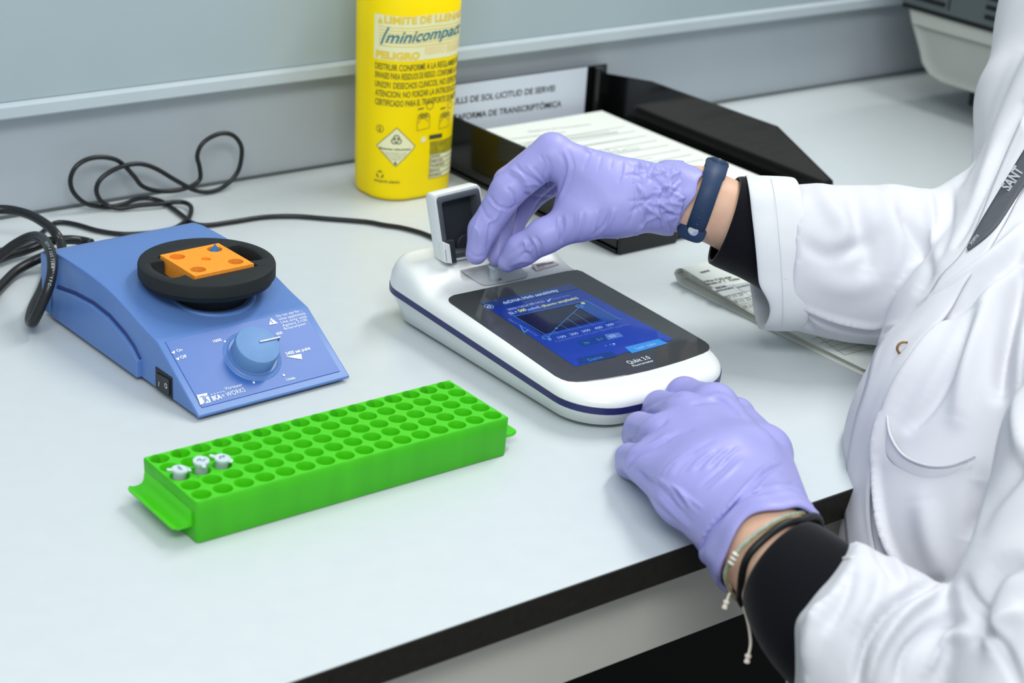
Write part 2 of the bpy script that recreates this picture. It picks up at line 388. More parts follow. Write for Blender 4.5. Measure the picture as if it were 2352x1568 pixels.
# perimeter map, s = 0 at the middle of the flat front, growing to the right
_per = [np.array(p) for p in rrect(BX, BY, BW, BD, BR, 40)]
_per = _per+[_per[0]]
_ps = np.concatenate([[0], np.cumsum([np.linalg.norm(b-a) for a, b in zip(_per[:-1], _per[1:])])]); _px = np.array([p[0] for p in _per]); _py = np.array([p[1] for p in _per])
FLATW = BW-2*BR   # first perimeter point is the right end of the flat front
def bpt(s, z, off=.0004):
    q = (s-FLATW/2) % _ps[-1]; x = np.interp(q, _ps, _px); y = np.interp(q, _ps, _py)
    q2 = (q+.0004) % _ps[-1]; t = np.array([np.interp(q2, _ps, _px)-x, np.interp(q2, _ps, _py)-y]); nn = nrm([t[1], -t[0]])
    k = bscale(z); return np.array([BX+(x-BX)*k+nn[0]*off, BY+(y-BY)*k+nn[1]*off, z])
_g = [(s, z) for s in np.arange(-.052, .085, .0008) for z in np.arange(0, .2, .008)]
_gp = topx(np.array([bpt(s, z, 0) for s, z in _g])); _gs = np.array(_g)
def binv(px, py):      # photo point on the front of the bin -> (s, z)
    m = (_gs[:, 0] < .058)
    i = np.argsort(((_gp-[px, py])**2).sum(1)+1e9*(~m))[:1][0]; s, z = _gs[i]
    for _ in range(12):
        a = topx(bpt(s, z, 0)[None])[0]; bs = topx(bpt(s+.0005, z, 0)[None])[0]; bz = topx(bpt(s, z+.0005, 0)[None])[0]
        J = np.stack([(bs-a)/.0005, (bz-a)/.0005], 1)
        try: dlt = np.linalg.solve(J, np.array([px, py])-a)
        except Exception: break
        s += np.clip(dlt[0], -.004, .004); z += np.clip(dlt[1], -.01, .01)
    return s, z
class BPrint(MB):
    def __init__(s, off=.0004): super().__init__(); s.off = off
    def text(s, body, px, py, cap, width=None, bold=.02, shear=0, slope=0):
        V, F = glyphs(body, bold); s0, z0 = binv(px, py); sy = cap/.70; sx = sy if width is None else width/V[:, 0].max()
        s.add([bpt(s0+v[0]*sx+shear*v[1]*sy, z0+v[1]*sy+slope*v[0]*sx, s.off) for v in V], F); return s
    def quad(s, s0, s1, z0, z1, n=24):
        V = []; F = []
        for k in range(n+1): t = s0+(s1-s0)*k/n; V += [bpt(t, z0, s.off), bpt(t, z1, s.off)]
        for k in range(n): F.append((2*k, 2*k+2, 2*k+3, 2*k+1))
        return s.add(V, F)
    def poly(s, P): return s.add([bpt(a, b, s.off) for a, b in P], [tuple(range(len(P)))])
    def stroke(s, P, w):
        P = [np.array(p, float) for p in P]
        for a0, b0 in zip(P[:-1], P[1:]):
            m = max(1, int(np.linalg.norm(b0-a0)/.003)); d = nrm(b0-a0); u = np.array([-d[1], d[0]])*w/2
            for k in range(m):
                a, b = a0+(b0-a0)*k/m, a0+(b0-a0)*(k+1)/m; s.poly([a-u, b-u, b+u, a+u])
        return s
def circ(c, r, a0=0, a1=360, n=20): return [(c[0]+r*math.cos(math.radians(a)), c[1]+r*math.sin(math.radians(a))) for a in np.linspace(a0, a1, n)]
sL, zT = binv(861, 30); _, zB = binv(861, 133)
BPrint(.0003).quad(sL, sL+.100, zB, zT, 40).build('label_block', 'cream', bin_, smooth=False)
y_ = BPrint(.0006)
y_.text('LIMITE DE LLENADO', 883, 52, .0063, .088, .035)
s0, z0 = binv(868, 52); y_.poly([(s0, z0), (s0+.005, z0), (s0+.0025, z0+.006)])
for yy in (60, 67, 74, 81, 88, 95, 103): s0, z0 = binv(870, yy); y_.quad(s0, s0+.088, z0, z0+.0006, 30)
y_.text('PELIGRO', 864, 130, .0062, .039, .05)
y_.build('yellow_lettering', 'yprint', bin_, smooth=False)
BPrint(.0006).text('RIESGO BIOLOGICO', 976, 124, .0062, .055, .035).build('pale_lettering', mat('pale_print', '#f6dfa0', .5, noise=(80, '#f3d995', .3)), bin_, smooth=False)
BPrint(.0009).text('minicompact', 886, 97, .0105, .074, .012, .35, .045).stroke([np.array(binv(876, 101)), np.array(binv(884, 80)), np.array(binv(894, 62))], .0014).build('blue_script', 'teal', bin_, smooth=False)
k_ = BPrint(.0004)
for yy, tx, w in [(156, 'DESTRUIR CONFORME A LA REGLAMENTACION', .098), (176, 'ENVASES PARA RESIDUOS DE RIESGO. CONFORME A LA NORMA', .098), (197, 'UN3291 DESECHOS CLINICOS, NO ESPECIFICADOS', .100),
                  (217.5, 'ATENCION: NO FORZAR LA INTRODUCCION DE', .098), (238, 'CERTIFICADO PARA EL TRANSPORTE DE MATERIALES', .098)]:
    k_.text(tx, 862, yy, .0056, w, .012)
k_.build('warning_text', mat('olive_text', '#5d6126', .6, noise=(80, '#565a22', .3)), bin_, smooth=False)
# hazard diamond
ds, dz = binv(910, 338); hd = .0183; hw = .0178
_q = BPrint(.0003); _n = 16
for _k in range(-_n, _n):
    _a, _b = _k/_n, (_k+1)/_n; _q.poly([(ds+hw*_a, dz-hd*(1-abs(_a))), (ds+hw*_b, dz-hd*(1-abs(_b))), (ds+hw*_b, dz+hd*(1-abs(_b))), (ds+hw*_a, dz+hd*(1-abs(_a)))])
_q.build('hazard_diamond', 'cream', bin_, smooth=False)
q = BPrint(.0006); q.stroke([(ds-hw, dz), (ds, dz-hd), (ds+hw, dz), (ds, dz+hd), (ds-hw, dz)], .0005)
bc = (ds, dz+.0068)
for a in (90, 210, 330):
    c = (bc[0]+.0021*math.cos(math.radians(a)), bc[1]+.0021*math.sin(math.radians(a)))
    q.stroke(circ(c, .0024, a-148, a+148, 18), .0009)
q.stroke(circ(bc, .0019), .0005)
q.text('Materias infecciosas', 872, 341, .0017, .028, .03)
q.text('En caso de desperfecto o fuga', 879, 350, .0011, .0215, .0); q.text('avisar inmediatamente', 885, 356, .0011, .018, .0); q.text('a las autoridades', 891, 362, .0011, .013, .0); q.text('sanitarias', 898, 367, .0011, .008, 0)
q.text('6', 905, 378, .0034, None, .03)
s2, z2 = binv(873, 295); q.stroke(circ((s2, z2), .0033), .0005); q.text('2', 870, 299, .0034, None, .02)
rc = binv(873, 400)
for a in (90, 210, 330): q.stroke(circ(rc, .0030, a-38, a+38, 8), .0012)
q.text('sanypick plastic', 860, 414, .0022, .024, .015)
# pictograms, text box and table at the right
for px_, py_, sc in [(957, 300, 1.0), (1008, 296, .95)]:
    a, b = binv(px_, py_)
    q.stroke([(a, b), (a, b+.011*sc)], .0004); q.stroke([(a, b), (a+.013*sc, b+.001)], .0004); q.stroke([(a+.013*sc, b+.001), (a+.013*sc, b+.012*sc)], .0004)
    q.stroke(circ((a+.006*sc, b+.006*sc), .005*sc, 10, 170, 12), .0004); q.stroke(circ((a+.0125*sc, b+.022*sc), .0035*sc), .0005)
    for k in range(5): q.stroke(circ((a+.002*sc+.0022*k, b+.013*sc+.0012*(k % 2)), .0017*sc, 0, 360, 10), .0006)
    q.stroke([(a, b+.020*sc), (a+.006*sc, b+.0205*sc)], .0012)
a, b = binv(985, 320); q.quad(a, a+.014, b, b+.0040, 4)
q.build('hazard_print', mat('grey_print', '#4a4d33', .6, noise=(80, '#43462e', .3)), bin_, smooth=False)
a, b = binv(986, 354); a2, b2 = binv(984, 410); ob = BPrint(.0003).quad(a, a+.035, b, b+.0120, 10); ob.build('text_block', 'oliveb', bin_, smooth=False)
BPrint(.0003).quad(a2, a2+.037, b2, b-.0006, 10).poly(circ(binv(972, 320), .0028)[:-1]).build('record_table', 'cream', bin_, smooth=False)
q = BPrint(.0006); hh = (b-.0006-b2)/5
for k in range(6): q.quad(a2, a2+.037, b2+hh*k, b2+hh*k+.0004, 8)
q.quad(a2, a2+.0005, b2, b-.0006, 1)
for k, t in enumerate(['RECIPIENTE', 'SERVICIO', 'TRANSPORTE', 'DIRECCION', 'CENTRO']):
    V, F = glyphs(t, .02); q.add([bpt(a2+.001+v[0]*.0026, b2+hh*k+hh*.35+v[1]*.003, .0007) for v in V], F)
q.build('table_print', 'inkb', bin_, smooth=False)

# ============================================================ LETTER TRAY with its papers and sign
TX0, TX1, TY0, TY1 = .992, 1.232, 1.112, 1.4235
tr = empty('letter_tray', ((TX0+TX1)/2, (TY0+TY1)/2, 0), 'glossy black plastic letter tray against the wall holding printed forms', 'tray')
t = MB(); th = .0022
t.box(TX0, TX1, TY0, TY1, .004, .0065)
t.box(TX0+.004, TX1-.004, TY0+.004, TY1-.004, .0003, .004)
t.build('base', 'tray', tr, smooth=False)
def wallprof(x, lean, prof):
    return MB().loft([[(x, y, z) for y, z in prof], [(x+lean, y, z) for y, z in prof]])
MB().prism([(TX0, TY0, .0005), (TX0, TY1, .0005), (TX0, TY1, .056), (TX0, 1.20, .058), (TX0, 1.165, .052), (TX0, TY0+.004, .016), (TX0, TY0, .014)], (th, 0, 0)).build('side_wall', 'tray', tr, smooth=False)
MB().prism([(TX1, TY0-.02, .003), (TX1, TY1, .003), (TX1, TY1, .056), (TX1, 1.353, .0655), (TX1, 1.17, .068), (TX1, 1.092, .037), (TX1, TY0-.024, .020)], (th, 0, 0)).build('side_wall', 'tray', tr, smooth=False)
MB().box(TX0+.002, TX1, TY1-.003, TY1, .003, .0665).build('back_wall', 'tray', tr, smooth=False)
bevel(MB().box(TX0+.001, TX0+.068, TY0-.0035, TY0, .0005, .016).build('front_lip', 'tray', tr, smooth=False), .001)
bevel(MB().box(TX1-.068, TX1-.001, TY0-.0035, TY0, .0005, .016).build('front_lip', 'tray', tr, smooth=False), .001)
MB().tube([(1.216, TY1-.009, .006), (1.216, TY1-.009, .066)], .0045, 16).build('corner_post', 'tray', tr)
# rim ledge running inside the right wall
MB().tube([(TX1-.004, y, z) for y, z in [(1.41, .012), (1.3, .0125), (1.2, .013), (1.125, .013)]], .0028, 10).build('inner_rib', 'tray', tr)
sg = empty('sign_sheet', (1.12, TY1-.006, .0066), 'white paper sign with black capitals about request forms, at the back of the tray', 'sign')
SX0, SX1, SZ0, SZ1, SY = 1.003, 1.2035, .0068, .0672, TY1-.0052
MB().box(SX0, SX1, SY, SY+.0004, SZ0, SZ1).build('sheet', 'sign', sg, smooth=False)
P_ = Print((1.1, SY, .04), (0, -1, 0), .0003)
P_.text('FULLS DE SOL·LICITUD DE SERVEI', (1031, 241), (1274, 209), None, .018)
P_.text('PLATAFORMA DE TRANSCRIPTÒMICA', (1013, 281), (1289, 244), None, .018)
P_.build('sign_text', 'inkb', sg, smooth=False)
def sheet(name, pts, z, m, label, cat, group=None, th=.0005, curl=0):
    nx, ny = 10, 14; V = []; F = []
    a, b, c, d = [np.array(p, float) for p in pts]
    for j in range(ny+1):
        for i in range(nx+1):
            u, v = i/nx, j/ny; p = (a*(1-u)+b*u)*(1-v)+(d*(1-u)+c*u)*v
            V.append((p[0], p[1], z+curl*(math.sin(3*u+z*900)*.4+.6)*(v**6)))
    n = len(V); V += [(x, y, zz-th) for x, y, zz in V]
    for j in range(ny):
        for i in range(nx):
            k = j*(nx+1)+i; F += [(k, k+1, k+nx+2, k+nx+1), (k+n, k+n+nx+1, k+n+nx+2, k+n+1)]
    for i in range(nx):
        F += [(i+n, i+1+n, i+1, i), (ny*(nx+1)+i, ny*(nx+1)+i+1, ny*(nx+1)+i+1+n, ny*(nx+1)+i+n)]
    for j in range(ny):
        k = j*(nx+1); F += [(k, k+nx+1, k+nx+1+n, k+n), (k+nx+n, k+nx+nx+1+n, k+nx+nx+1, k+nx)]
    e = empty(name, (p[0], p[1], z-th), label, cat, group); obj('sheet', V, F, m, e, sharp=60); return e
zt = .0245; rnd = random.Random(3)
for k in range(11):
    z = .0080+k*.0014; j = rnd.uniform(-.0015, .0015)
    sheet('paper_form', [(.9985+j, 1.125, 0), (1.2095+j, 1.125+j, 0), (1.2085+j, 1.402+rnd.uniform(-.006, 0), 0), (.9985+j, 1.402+j, 0)], z, 'paper', 'blank looking form lying beneath the top printed form in the black letter tray', 'paper', 'request forms stacked in the letter tray', .0011)
e = sheet('paper_form', [(.9975, 1.122, 0), (1.2095, 1.122, 0), (1.2095, 1.397, 0), (.9965, 1.397, 0)], zt, 'paper', 'topmost printed request form in the black letter tray', 'paper', 'request forms stacked in the letter tray', .0012, .0015)
P_ = Print((1.1, 1.25, zt), (0, 0, 1), .0004)
P_.text('Plataforma de Transcriptòmica', (1215, 303), (1358, 286), .0022, .02)
P_.text('SOL·LICITUD DE SERVEI - FULL DE PETICIÓ', (1175, 320), (1300, 304), .0022, .01)
for (a, b, w) in [((1195, 336), (1418, 303), .0016), ((1205, 329), (1400, 300), .0005), ((1230, 352), (1443, 318), .0009), ((1290, 368), (1470, 341), .0006), ((1400, 378), (1500, 362), .0006)]: P_.line([a, b], w)
P_.build('form_print', 'ink2', e, smooth=False)
P2 = Print((1.1, 1.25, zt), (0, 0, 1), .0004)
for k in range(9):
    y = 1.355-.017*k-.012; P2.add([(1.015, y, zt+.0004), (1.195, y, zt+.0004), (1.195, y+.0009, zt+.0004), (1.015, y+.0009, zt+.0004)], [(0, 1, 2, 3)])
    V, F = glyphs(['Nom del sol·licitant:', 'Departament / Grup:', 'Centre de cost:', 'Telèfon i correu:', 'Data de lliurament:', 'Nombre de mostres:', 'Tipus de mostra:', 'Servei sol·licitat:', 'Observacions:'][k], 0)
    P2.add([(1.016+v[0]*.0042, y+.003+v[1]*.0042, zt+.0004) for v in V], F)
P2.build('form_lines', 'ink3', e, smooth=False)
Print((1.1, 1.25, zt), (0, 0, 1), .0006).scribble([(1370, 352), (1378, 344), (1385, 352), (1395, 341), (1402, 350), (1415, 343), (1425, 348), (1440, 340), (1470, 336)], .0006).build('handwriting', mat('pale_pen', '#a9b2d6', .6, noise=(80, '#a3acd1', .3)), e, smooth=False)

# ============================================================ LARGE MACHINE on the right
mc = empty('benchtop_instrument', (1.8, 1.15, 0), 'large beige instrument with grey vent slats at the far right of the bench', 'machine')
X0, X1_ = 1.605, 2.1
def mring(x, ins=0):
    prof = [(.86, .041), (1.225, .0385), (1.285, .0385), (1.303, .0425), (1.316, .053), (1.322, .066), (1.339, .094), (1.348, .112), (1.348, .55), (.86, .55)]
    cy, cz = 1.1, .2
    return [(x, cy+(y-cy)*(1-ins), cz+(z-cz)*(1-ins)) for y, z in prof]
bevel(MB().loft([mring(X0+.006, .035), mring(X0, .0), mring(X1_, 0), mring(X1_+.006, .035)]).build('housing', 'machine', mc, smooth=False), .004)
MB().loft([[(x, y, z) for y, z in [(.87, .099), (1.335, .094), (1.341, .110), (.87, .1145)]] for x in (X0-.0006, X0+.003)]).build('upper_band', 'machine2', mc, smooth=False)
MB().box(X0-.004, X0+.004, .88, 1.352, .1155, .44).build('vent_panel', 'vent', mc, smooth=False)
MB().box(X0-.0045, X0+.003, .87, 1.350, .1105, .1150).build('panel_gap', 'black', mc, smooth=False)
for k in range(9):
    z = .1225+k*.0105; MB().box(X0-.0048, X0-.0038, .90, 1.235, z, z+.0048).build('vent_slot', 'black', mc, smooth=False)
    MB().box(X0-.0048, X0-.0038, 1.29, 1.335, z, z+.0048).build('vent_slot', 'black', mc, smooth=False)
MB().box(X0-.0048, X0-.0040, 1.284, 1.2855, .12, .30).build('panel_seam', 'black', mc, smooth=False)
for x, y in [(1.66, 1.245), (1.66, .93), (2.03, 1.245), (2.03, .93)]:
    MB().lathe((x, y, .0003), (0, 0, 1), [(.0, 0), (.016, 0), (.018, .01), (.018, .0405), (0, .0405)], 24).build('foot', 'black', mc)
bevel(MB().box(1.64, 2.06, .90, 1.27, .012, .041).build('underside', 'black', mc, smooth=False), .003)
# ============================================================ VORTEXER
th_ = .045; VF = np.array([.5275, .9978, 0]); vx = np.array([math.cos(th_), math.sin(th_), 0]); vy = np.array([-math.sin(th_), math.cos(th_), 0])
def vl(x, y, z): return VF+vx*x+vy*y+np.array([0, 0, z])
VW = .124
vt = empty('vortex_mixer', vl(VW/2, .11, 0), 'blue vortex mixer with a black round tube holder, left of the white fluorometer', 'mixer')
top = [(-.0014, .0044), (.0114, .0172), (.032, .0308), (.0535, .0388), (.0748, .0432), (.0968, .0488), (.1194, .0535), (.1426, .0556), (.1665, .0563), (.200, .0555), (.2155, .053), (.2175, .050)]
tops = [np.array([*p, 0]) for p in top]
topc = [tuple(p[:2]) for p in spline(tops[3:], 4)]
prof = [(-.0014, .0044), (.0535, .0388)]+topc[1:]
bot = [(.2175, .006), (.213, .0035), (.002, .0035), (0, .0022)]
full = prof+bot
bevel(MB().loft([[vl(x, y, z) for y, z in full] for x in (0, VW)]).build('housing', 'blue', vt, sharp=30), .0022, 4)
# rear connector block standing proud of the left rear
bevel(MB().loft([[vl(x, y, z) for y, z in [(.200, .004), (.2215, .004), (.2215, .050), (.200, .0535)]] for x in (-.0035, .108)]).build('rear_block', 'blue', vt, smooth=False), .0015)
# swept side panel (raised) with its dark groove
side = [(.2075, .0035), (.0765, .0035), (.0765, .0165), (.0855, .0232), (.0977, .0283), (.120, .0338), (.1439, .0352), (.172, .0330), (.1995, .0285), (.2075, .0275)]
bevel(MB().prism([vl(-.0035, y, z) for y, z in side], vx*.0045).build('side_panel', 'blue', vt, smooth=False), .001)
MB().tube([vl(-.0002, y, z+.0012) for y, z in side[2:-1]], .0011, 8).build('side_groove', mat('groove_blue', '#26366f', .5, noise=(60, '#223169', .3)), vt)
MB().box(.004, VW-.004, .006, .205, .0004, .0035, lambda x, y, z: vl(x, y, z)).build('base_plate', 'black', vt, smooth=False)
# rocker switch on the left side near the front
sw = MB().box(-.0006, .002, .0330, .0552, .0042, .0198, lambda x, y, z: vl(x, y, z)).build('power_switch', 'black', vt, smooth=False)
bevel(MB().loft([[vl(x, y, z) for y, z in [(.0355, .0055), (.0530, .0055), (.0530, .0165), (.0355, .0180)]] for x in (-.0003, -.0016)]).build('rocker', 'cable', sw, smooth=False), .0008)
P_ = Print(vl(-.0016, .05, .01), -vx, .0003)
P_.line([(365.5, 877), (364.5, 886)], .0006).disc((381, 886), .0019, .0013); P_.build('switch_marks', 'white_ink', sw, smooth=False)
# sloping control panel
pn = nrm(np.cross(vx, vl(0, .0535, .0388)-vl(0, -.0014, .0044))); pp = vl(.06, -.0014, .0044)
pd = nrm(vl(0, .0535, .0388)-vl(0, -.0014, .0044)); PL = np.linalg.norm(vl(0, .0535, .0388)-vl(0, -.0014, .0044))
def pan(u, v, h=0): return vl(0, -.0014, .0044)+vx*u+pd*v+pn*h
bevel(MB().prism([pan(.0055, .006, .0001), pan(VW-.0055, .006, .0001), pan(VW-.0055, PL-.001, .0001), pan(.0055, PL-.001, .0001)], pn*.0004).build('control_panel', 'blue2', vt, smooth=False), .0003)
P_ = Print(pan(.06, .02, .0005), pn, .0003)
P_.text('1000', (491, 787), (510, 782), .0022, .03).text('000', (636, 770), (650, 766), .0022, .03).text('2400 set point', (658, 816), (714, 802), .0026, .03).text('1/min', (659, 875), (679, 870), .0024, .02)
P_.text('On', (407, 808.5), (420, 805), .0022, .02).text('Off', (416, 824), (430, 820), .0024, .02).text('Vortexer', (518, 896), (558, 886), .0026, 0).text('WORKS', (522, 911), (565, 898.5), .0036, 0).text('IKA', (490, 920), (511, 914), .0036, .04).text('®', (511, 912), (517, 910), .002, 0)
for i, (a, b, t) in enumerate([((636, 731), (687, 718), 'Do not use for'), ((641, 743), (705, 727), 'other applications.'), ((645, 747+5), (706, 736), 'Use only with'), ((650, 759), (706, 744), 'Agilent 2100'), ((655, 757+3), (706, 748), 'Bioanalyzer')]): pass
for a, b, t in [((636, 729), (688, 716), 'Do not use for'), ((641, 736), (704, 721), 'other applications.'), ((646, 743), (706, 729), 'Use only with'), ((650, 751), (706, 736.5), 'Agilent 2100'), ((654, 758), (704, 745), 'Bioanalyzer')]: P_.text(t, a, b, .0022, 0)
for c in ((517, 784), (583, 878), (652, 861)): P_.disc(c, .0009)
P_.poly([(656, 819), (692, 812), (694, 825)]).poly([(393, 809.5), (402, 804.5), (401, 812.5)]).poly([(403, 824), (411.5, 819.5), (411, 827.5)])
for k in range(5): x0 = 484+k*7; P_.line([(x0, 906-k*1.7), (x0+3.5, 905-k*1.7)], .0004)
P_.build('panel_print', 'white_ink', vt, smooth=False)
P_ = Print(pan(.06, .02, .0005), pn, .0003); P_.poly([(452, 907), (475, 902), (485, 923), (460, 929)]).poly([(622, 730), (639, 742), (618, 746)]); P_.build('maker_emblem', 'white_ink', vt, smooth=False, label='white square emblem and warning triangle')
P_ = Print(pan(.06, .02, .0005), pn, .0006); P_.line([(459, 911), (469, 909), (466, 914), (473, 923), (468, 925)], .0006).line([(479, 905), (470, 913), (480, 921)], .0006).line([(470, 913), (474, 921)], .0006).line([(622, 735), (627, 741)], .0006); P_.build('emblem_mark', 'blue2', vt, smooth=False)
# dial
kc = onpl(588, 806, pan(0, 0, .003), pn)
kc = onpl(593, 790, pan(0, 0, .0150), pn)-pn*.0150
MB().lathe(kc, pn, [(0, .0004), (.0215, .0004), (.0208, .0010), (.0195, .0008), (.0178, .0018), (.0178, .0026), (0, .0026)], 48).build('dial_collar', 'blue', vt, sharp=60)
kn = MB().lathe(kc, pn, [(0, .0028), (.0160, .0028), (.0160, .0040), (.0163, .0135), (.0158, .0148), (.0148, .0152), (0, .0153)], 64).build('dial', 'knob', vt, sharp=40)
a, b = onpl(597, 785, kc+pn*.0156, pn), onpl(642, 775, kc+pn*.0156, pn); MB().tube([a, b, b-pn*.004], .0009, 10).build('pointer', 'metal', kn, label='steel pointer')
# tube holder
hc = np.array([.5905, 1.1010, 0]); hz = .0700; R0 = .0493
MB().lathe(hc+[0, 0, .0478]-vy*.004, np.array([0, 0, 1])-vy*.20, [(0, -.006), (.0335, -.006), (.0335, -.0002), (.0325, .0008), (.0300, .0008), (.0290, .0000), (0, .0000)], 48).build('neck_collar', 'blue', vt, sharp=50)
MB().lathe(hc+[0, 0, .0380], (0, 0, 1), [(0, 0), (.0300, .0), (.0305, .0110), (.0320, .0140), (.0400, .0175), (0, .0180)], 48).build('drive_cup', 'black', vt, sharp=40)
hd = empty('tube_holder_plate', hc+[0, 0, .056], 'round black rubber holder plate on the vortex mixer, gripping the orange foam', 'holder')
# ring plate with a rectangular recess and two side cut-outs
A = .025  # half size of square recess
ga = math.atan2(vx[1], vx[0])
def hp(x, y, z): return hc+vx*x+vy*y+np.array([0, 0, z])
def recess(a):  # radial distance of the opening outline at angle a
    c, s = abs(math.cos(a)), abs(math.sin(a)); sq = min(.0262/max(c, 1e-6), .0262/max(s, 1e-6))
    # side pockets along x
    if abs(.0185/max(s, 1e-6)) > 0 and s/c < .0165/.030 if c > 1e-6 else False: return min(.0400, .0165/max(s, 1e-6))
    return sq
n = 180; AN = np.linspace(0, 2*math.pi, n, endpoint=False)
def ringz(rf, z): return [hp(rf(a)*math.cos(a), rf(a)*math.sin(a), z) for a in AN]
K = lambda r: (lambda a: r)
rr = recess
MB().loft([ringz(lambda a: rr(a), .0585), ringz(lambda a: rr(a), .0690), ringz(lambda a: rr(a)+.0008, .0699), ringz(K(.0472), .0701), ringz(K(.0488), .0695), ringz(K(R0), .0680), ringz(K(R0), .0605), ringz(K(.0478), .0598), ringz(K(.0470), .0565), ringz(K(.044), .0550), ringz(K(.029), .0548), ringz(K(.001), .0548), ringz(K(.001), .0583), ringz(lambda a: rr(a)*.98, .0583)], False, False, True).build('plate', 'rubber', hd, sharp=50)
fm = empty('foam_insert', hp(0, 0, .0585), 'orange foam block with five holes set in the black holder plate', 'foam block')
# foam block with real holes
def holed_plate(cells, z1, zb, depth, rad, seg, cellw, cellh, fr, holes_ok=lambda i, j: True):
    pass
FS = .0243; holes = [(-.0125, .0105), (.0090, .0120), (.0125, -.0085), (-.0105, -.0110), (.0010, .0010)]; hr = [.0056, .0056, .0056, .0056, .0036]
# order holes as a grid of 3x3 cells, some empty
xs = [-FS, -.0050+(-.002), .0068-.0005, FS]; ys = [-FS, -.0040, .0055, FS]
cells = {(0, 2): 0, (2, 2): 1, (2, 0): 2, (0, 0): 3, (1, 1): 4}
f = MB(); zt_ = .0712
for i in range(3):
    for j in range(3):
        x0, x1, y0, y1 = xs[i], xs[i+1], ys[j], ys[j+1]
        if (i, j) in cells:
            h = cells[(i, j)]; cx_, cy_ = (x0+x1)/2, (y0+y1)/2; r = min(hr[h], (x1-x0)/2*.93, (y1-y0)/2*.93); m_ = 24
            A_ = [2*math.pi*k/m_+math.pi/m_ for k in range(m_)]
            out = []
            for a in A_:
                c, s = math.cos(a), math.sin(a); tt = min(((x1-x0)/2)/max(abs(c), 1e-9), ((y1-y0)/2)/max(abs(s), 1e-9)); out.append((cx_+c*tt, cy_+s*tt))
            # put square corners on nearest points
            for cxn, cyn in [(x0, y0), (x1, y0), (x0, y1), (x1, y1)]:
                kk = min(range(m_), key=lambda q: (out[q][0]-cxn)**2+(out[q][1]-cyn)**2); out[kk] = (cxn, cyn)
            f.loft([[hp(x, y, zt_) for x, y in out], [hp(cx_+r*math.cos(a), cy_+r*math.sin(a), zt_) for a in A_], [hp(cx_+r*math.cos(a), cy_+r*math.sin(a), zt_-(.009 if h != 4 else .002)) for a in A_], [hp(cx_, cy_, zt_-(.009 if h != 4 else .002)) for a in A_]], False, False)
        else: f.add([hp(x0, y0, zt_), hp(x1, y0, zt_), hp(x1, y1, zt_), hp(x0, y1, zt_)], [(0, 1, 2, 3)])
f.add([hp(*p) for p in [(-FS, -FS, .0586), (FS, -FS, .0586), (FS, FS, .0586), (-FS, FS, .0586), (-FS, -FS, zt_), (FS, -FS, zt_), (FS, FS, zt_), (-FS, FS, zt_)]], [(0, 1, 5, 4), (1, 2, 6, 5), (2, 3, 7, 6), (3, 0, 4, 7), (3, 2, 1, 0)])
f.build('foam', 'foam', fm, sharp=30)
def cellc(i, j): return (xs[i]+xs[i+1])/2, (ys[j]+ys[j+1])/2
for (i, j), kind in [((2, 2), 1), ((2, 0), 0), ((0, 0), 0)]:
    x, y = cellc(i, j)
    if kind: MB().loft([[hp(x+.004*math.cos(a), y+.004*math.sin(a), zt_-.0088) for a in np.linspace(0, 6.28, 12)], [hp(x+.0045*math.cos(a), y+.0035*math.sin(a), zt_-.002) for a in np.linspace(0, 6.28, 12)], [hp(x+.001+.0003*math.cos(a), y+.001+.0003*math.sin(a), zt_+.0034) for a in np.linspace(0, 6.28, 12)]]).build('foam_plug', 'foamb', fm, label='blue foam plug')
    else: MB().loft([[hp(x+r*math.cos(a), y+.001+r*math.sin(a), z) for a in np.linspace(0, 6.28, 12)] for r, z in [(.0035, zt_-.0088), (.0035, zt_-.0058), (.0015, zt_-.0046)]]).build('foam_plug', 'foamb', fm, label='blue foam plug')

# ============================================================ CABLES
def onbench(px, py, z, ymax=1.412):
    p = onz(px, py, z)
    return p if p[1] <= ymax else ony(px, py, ymax)
def cable(name, pts, r, label, m='cable', lift=0, per=6, zs=None, group=None):
    W3 = []
    for i, (x, y) in enumerate(pts):
        z = r+.0003 if zs is None else (zs[i]+r)
        W3.append(onbench(x, y, z))
    mb = MB().tube(spline(W3, per), r, 12); o = mb.build(name, m, None, sharp=0); tag(o, label, 'cable', group); return o, spline(W3, per)
loop = [(2352, 1145), (2100, 1125), (1900, 1110), (1700, 1115), (1500, 1145), (1330, 1168), (1240, 1155), (1180, 1110), (1120, 1065), (1050, 1020), (960, 995), (880, 1000), (800, 1030), (690, 1050), (570, 1035), (500, 990), (460, 930), (455, 860), (490, 790), (560, 745), (650, 730), (740, 745), (800, 785), (850, 850), (900, 910), (980, 940), (1080, 945), (1170, 930), (1240, 900), (1275, 860), (1270, 790), (1255, 720), (1280, 650), (1340, 600), (1420, 573), (1490, 590), (1535, 650), (1540, 720), (1520, 810), (1470, 880), (1400, 930), (1320, 950), (1240, 940), (1180, 910), (1100, 865), (1000, 805), (920, 775), (850, 770), (760, 790), (680, 830), (625, 880), (607, 940), (630, 1000), (680, 1035), (760, 1055), (900, 1055), (1040, 1045), (1120, 1035), (1190, 1038), (1230, 1070), (1215, 1120), (1170, 1160), (1110, 1190), (980, 1215), (840, 1225), (740, 1220), (620, 1200), (500, 1165), (420, 1150), (360, 1152), (310, 1180), (250, 1230), (150, 1280), (0, 1330), (-150, 1370)]
S_ = .35714
lp = [(1075, 565), (1030, 556), (1003, 549), (985, 541), (960, 532), (920, 522), (880, 516)]+[(x*S_, 100+y*S_) for x, y in loop]
LP = [onbench(x, y, .0026) for x, y in lp[1:]]
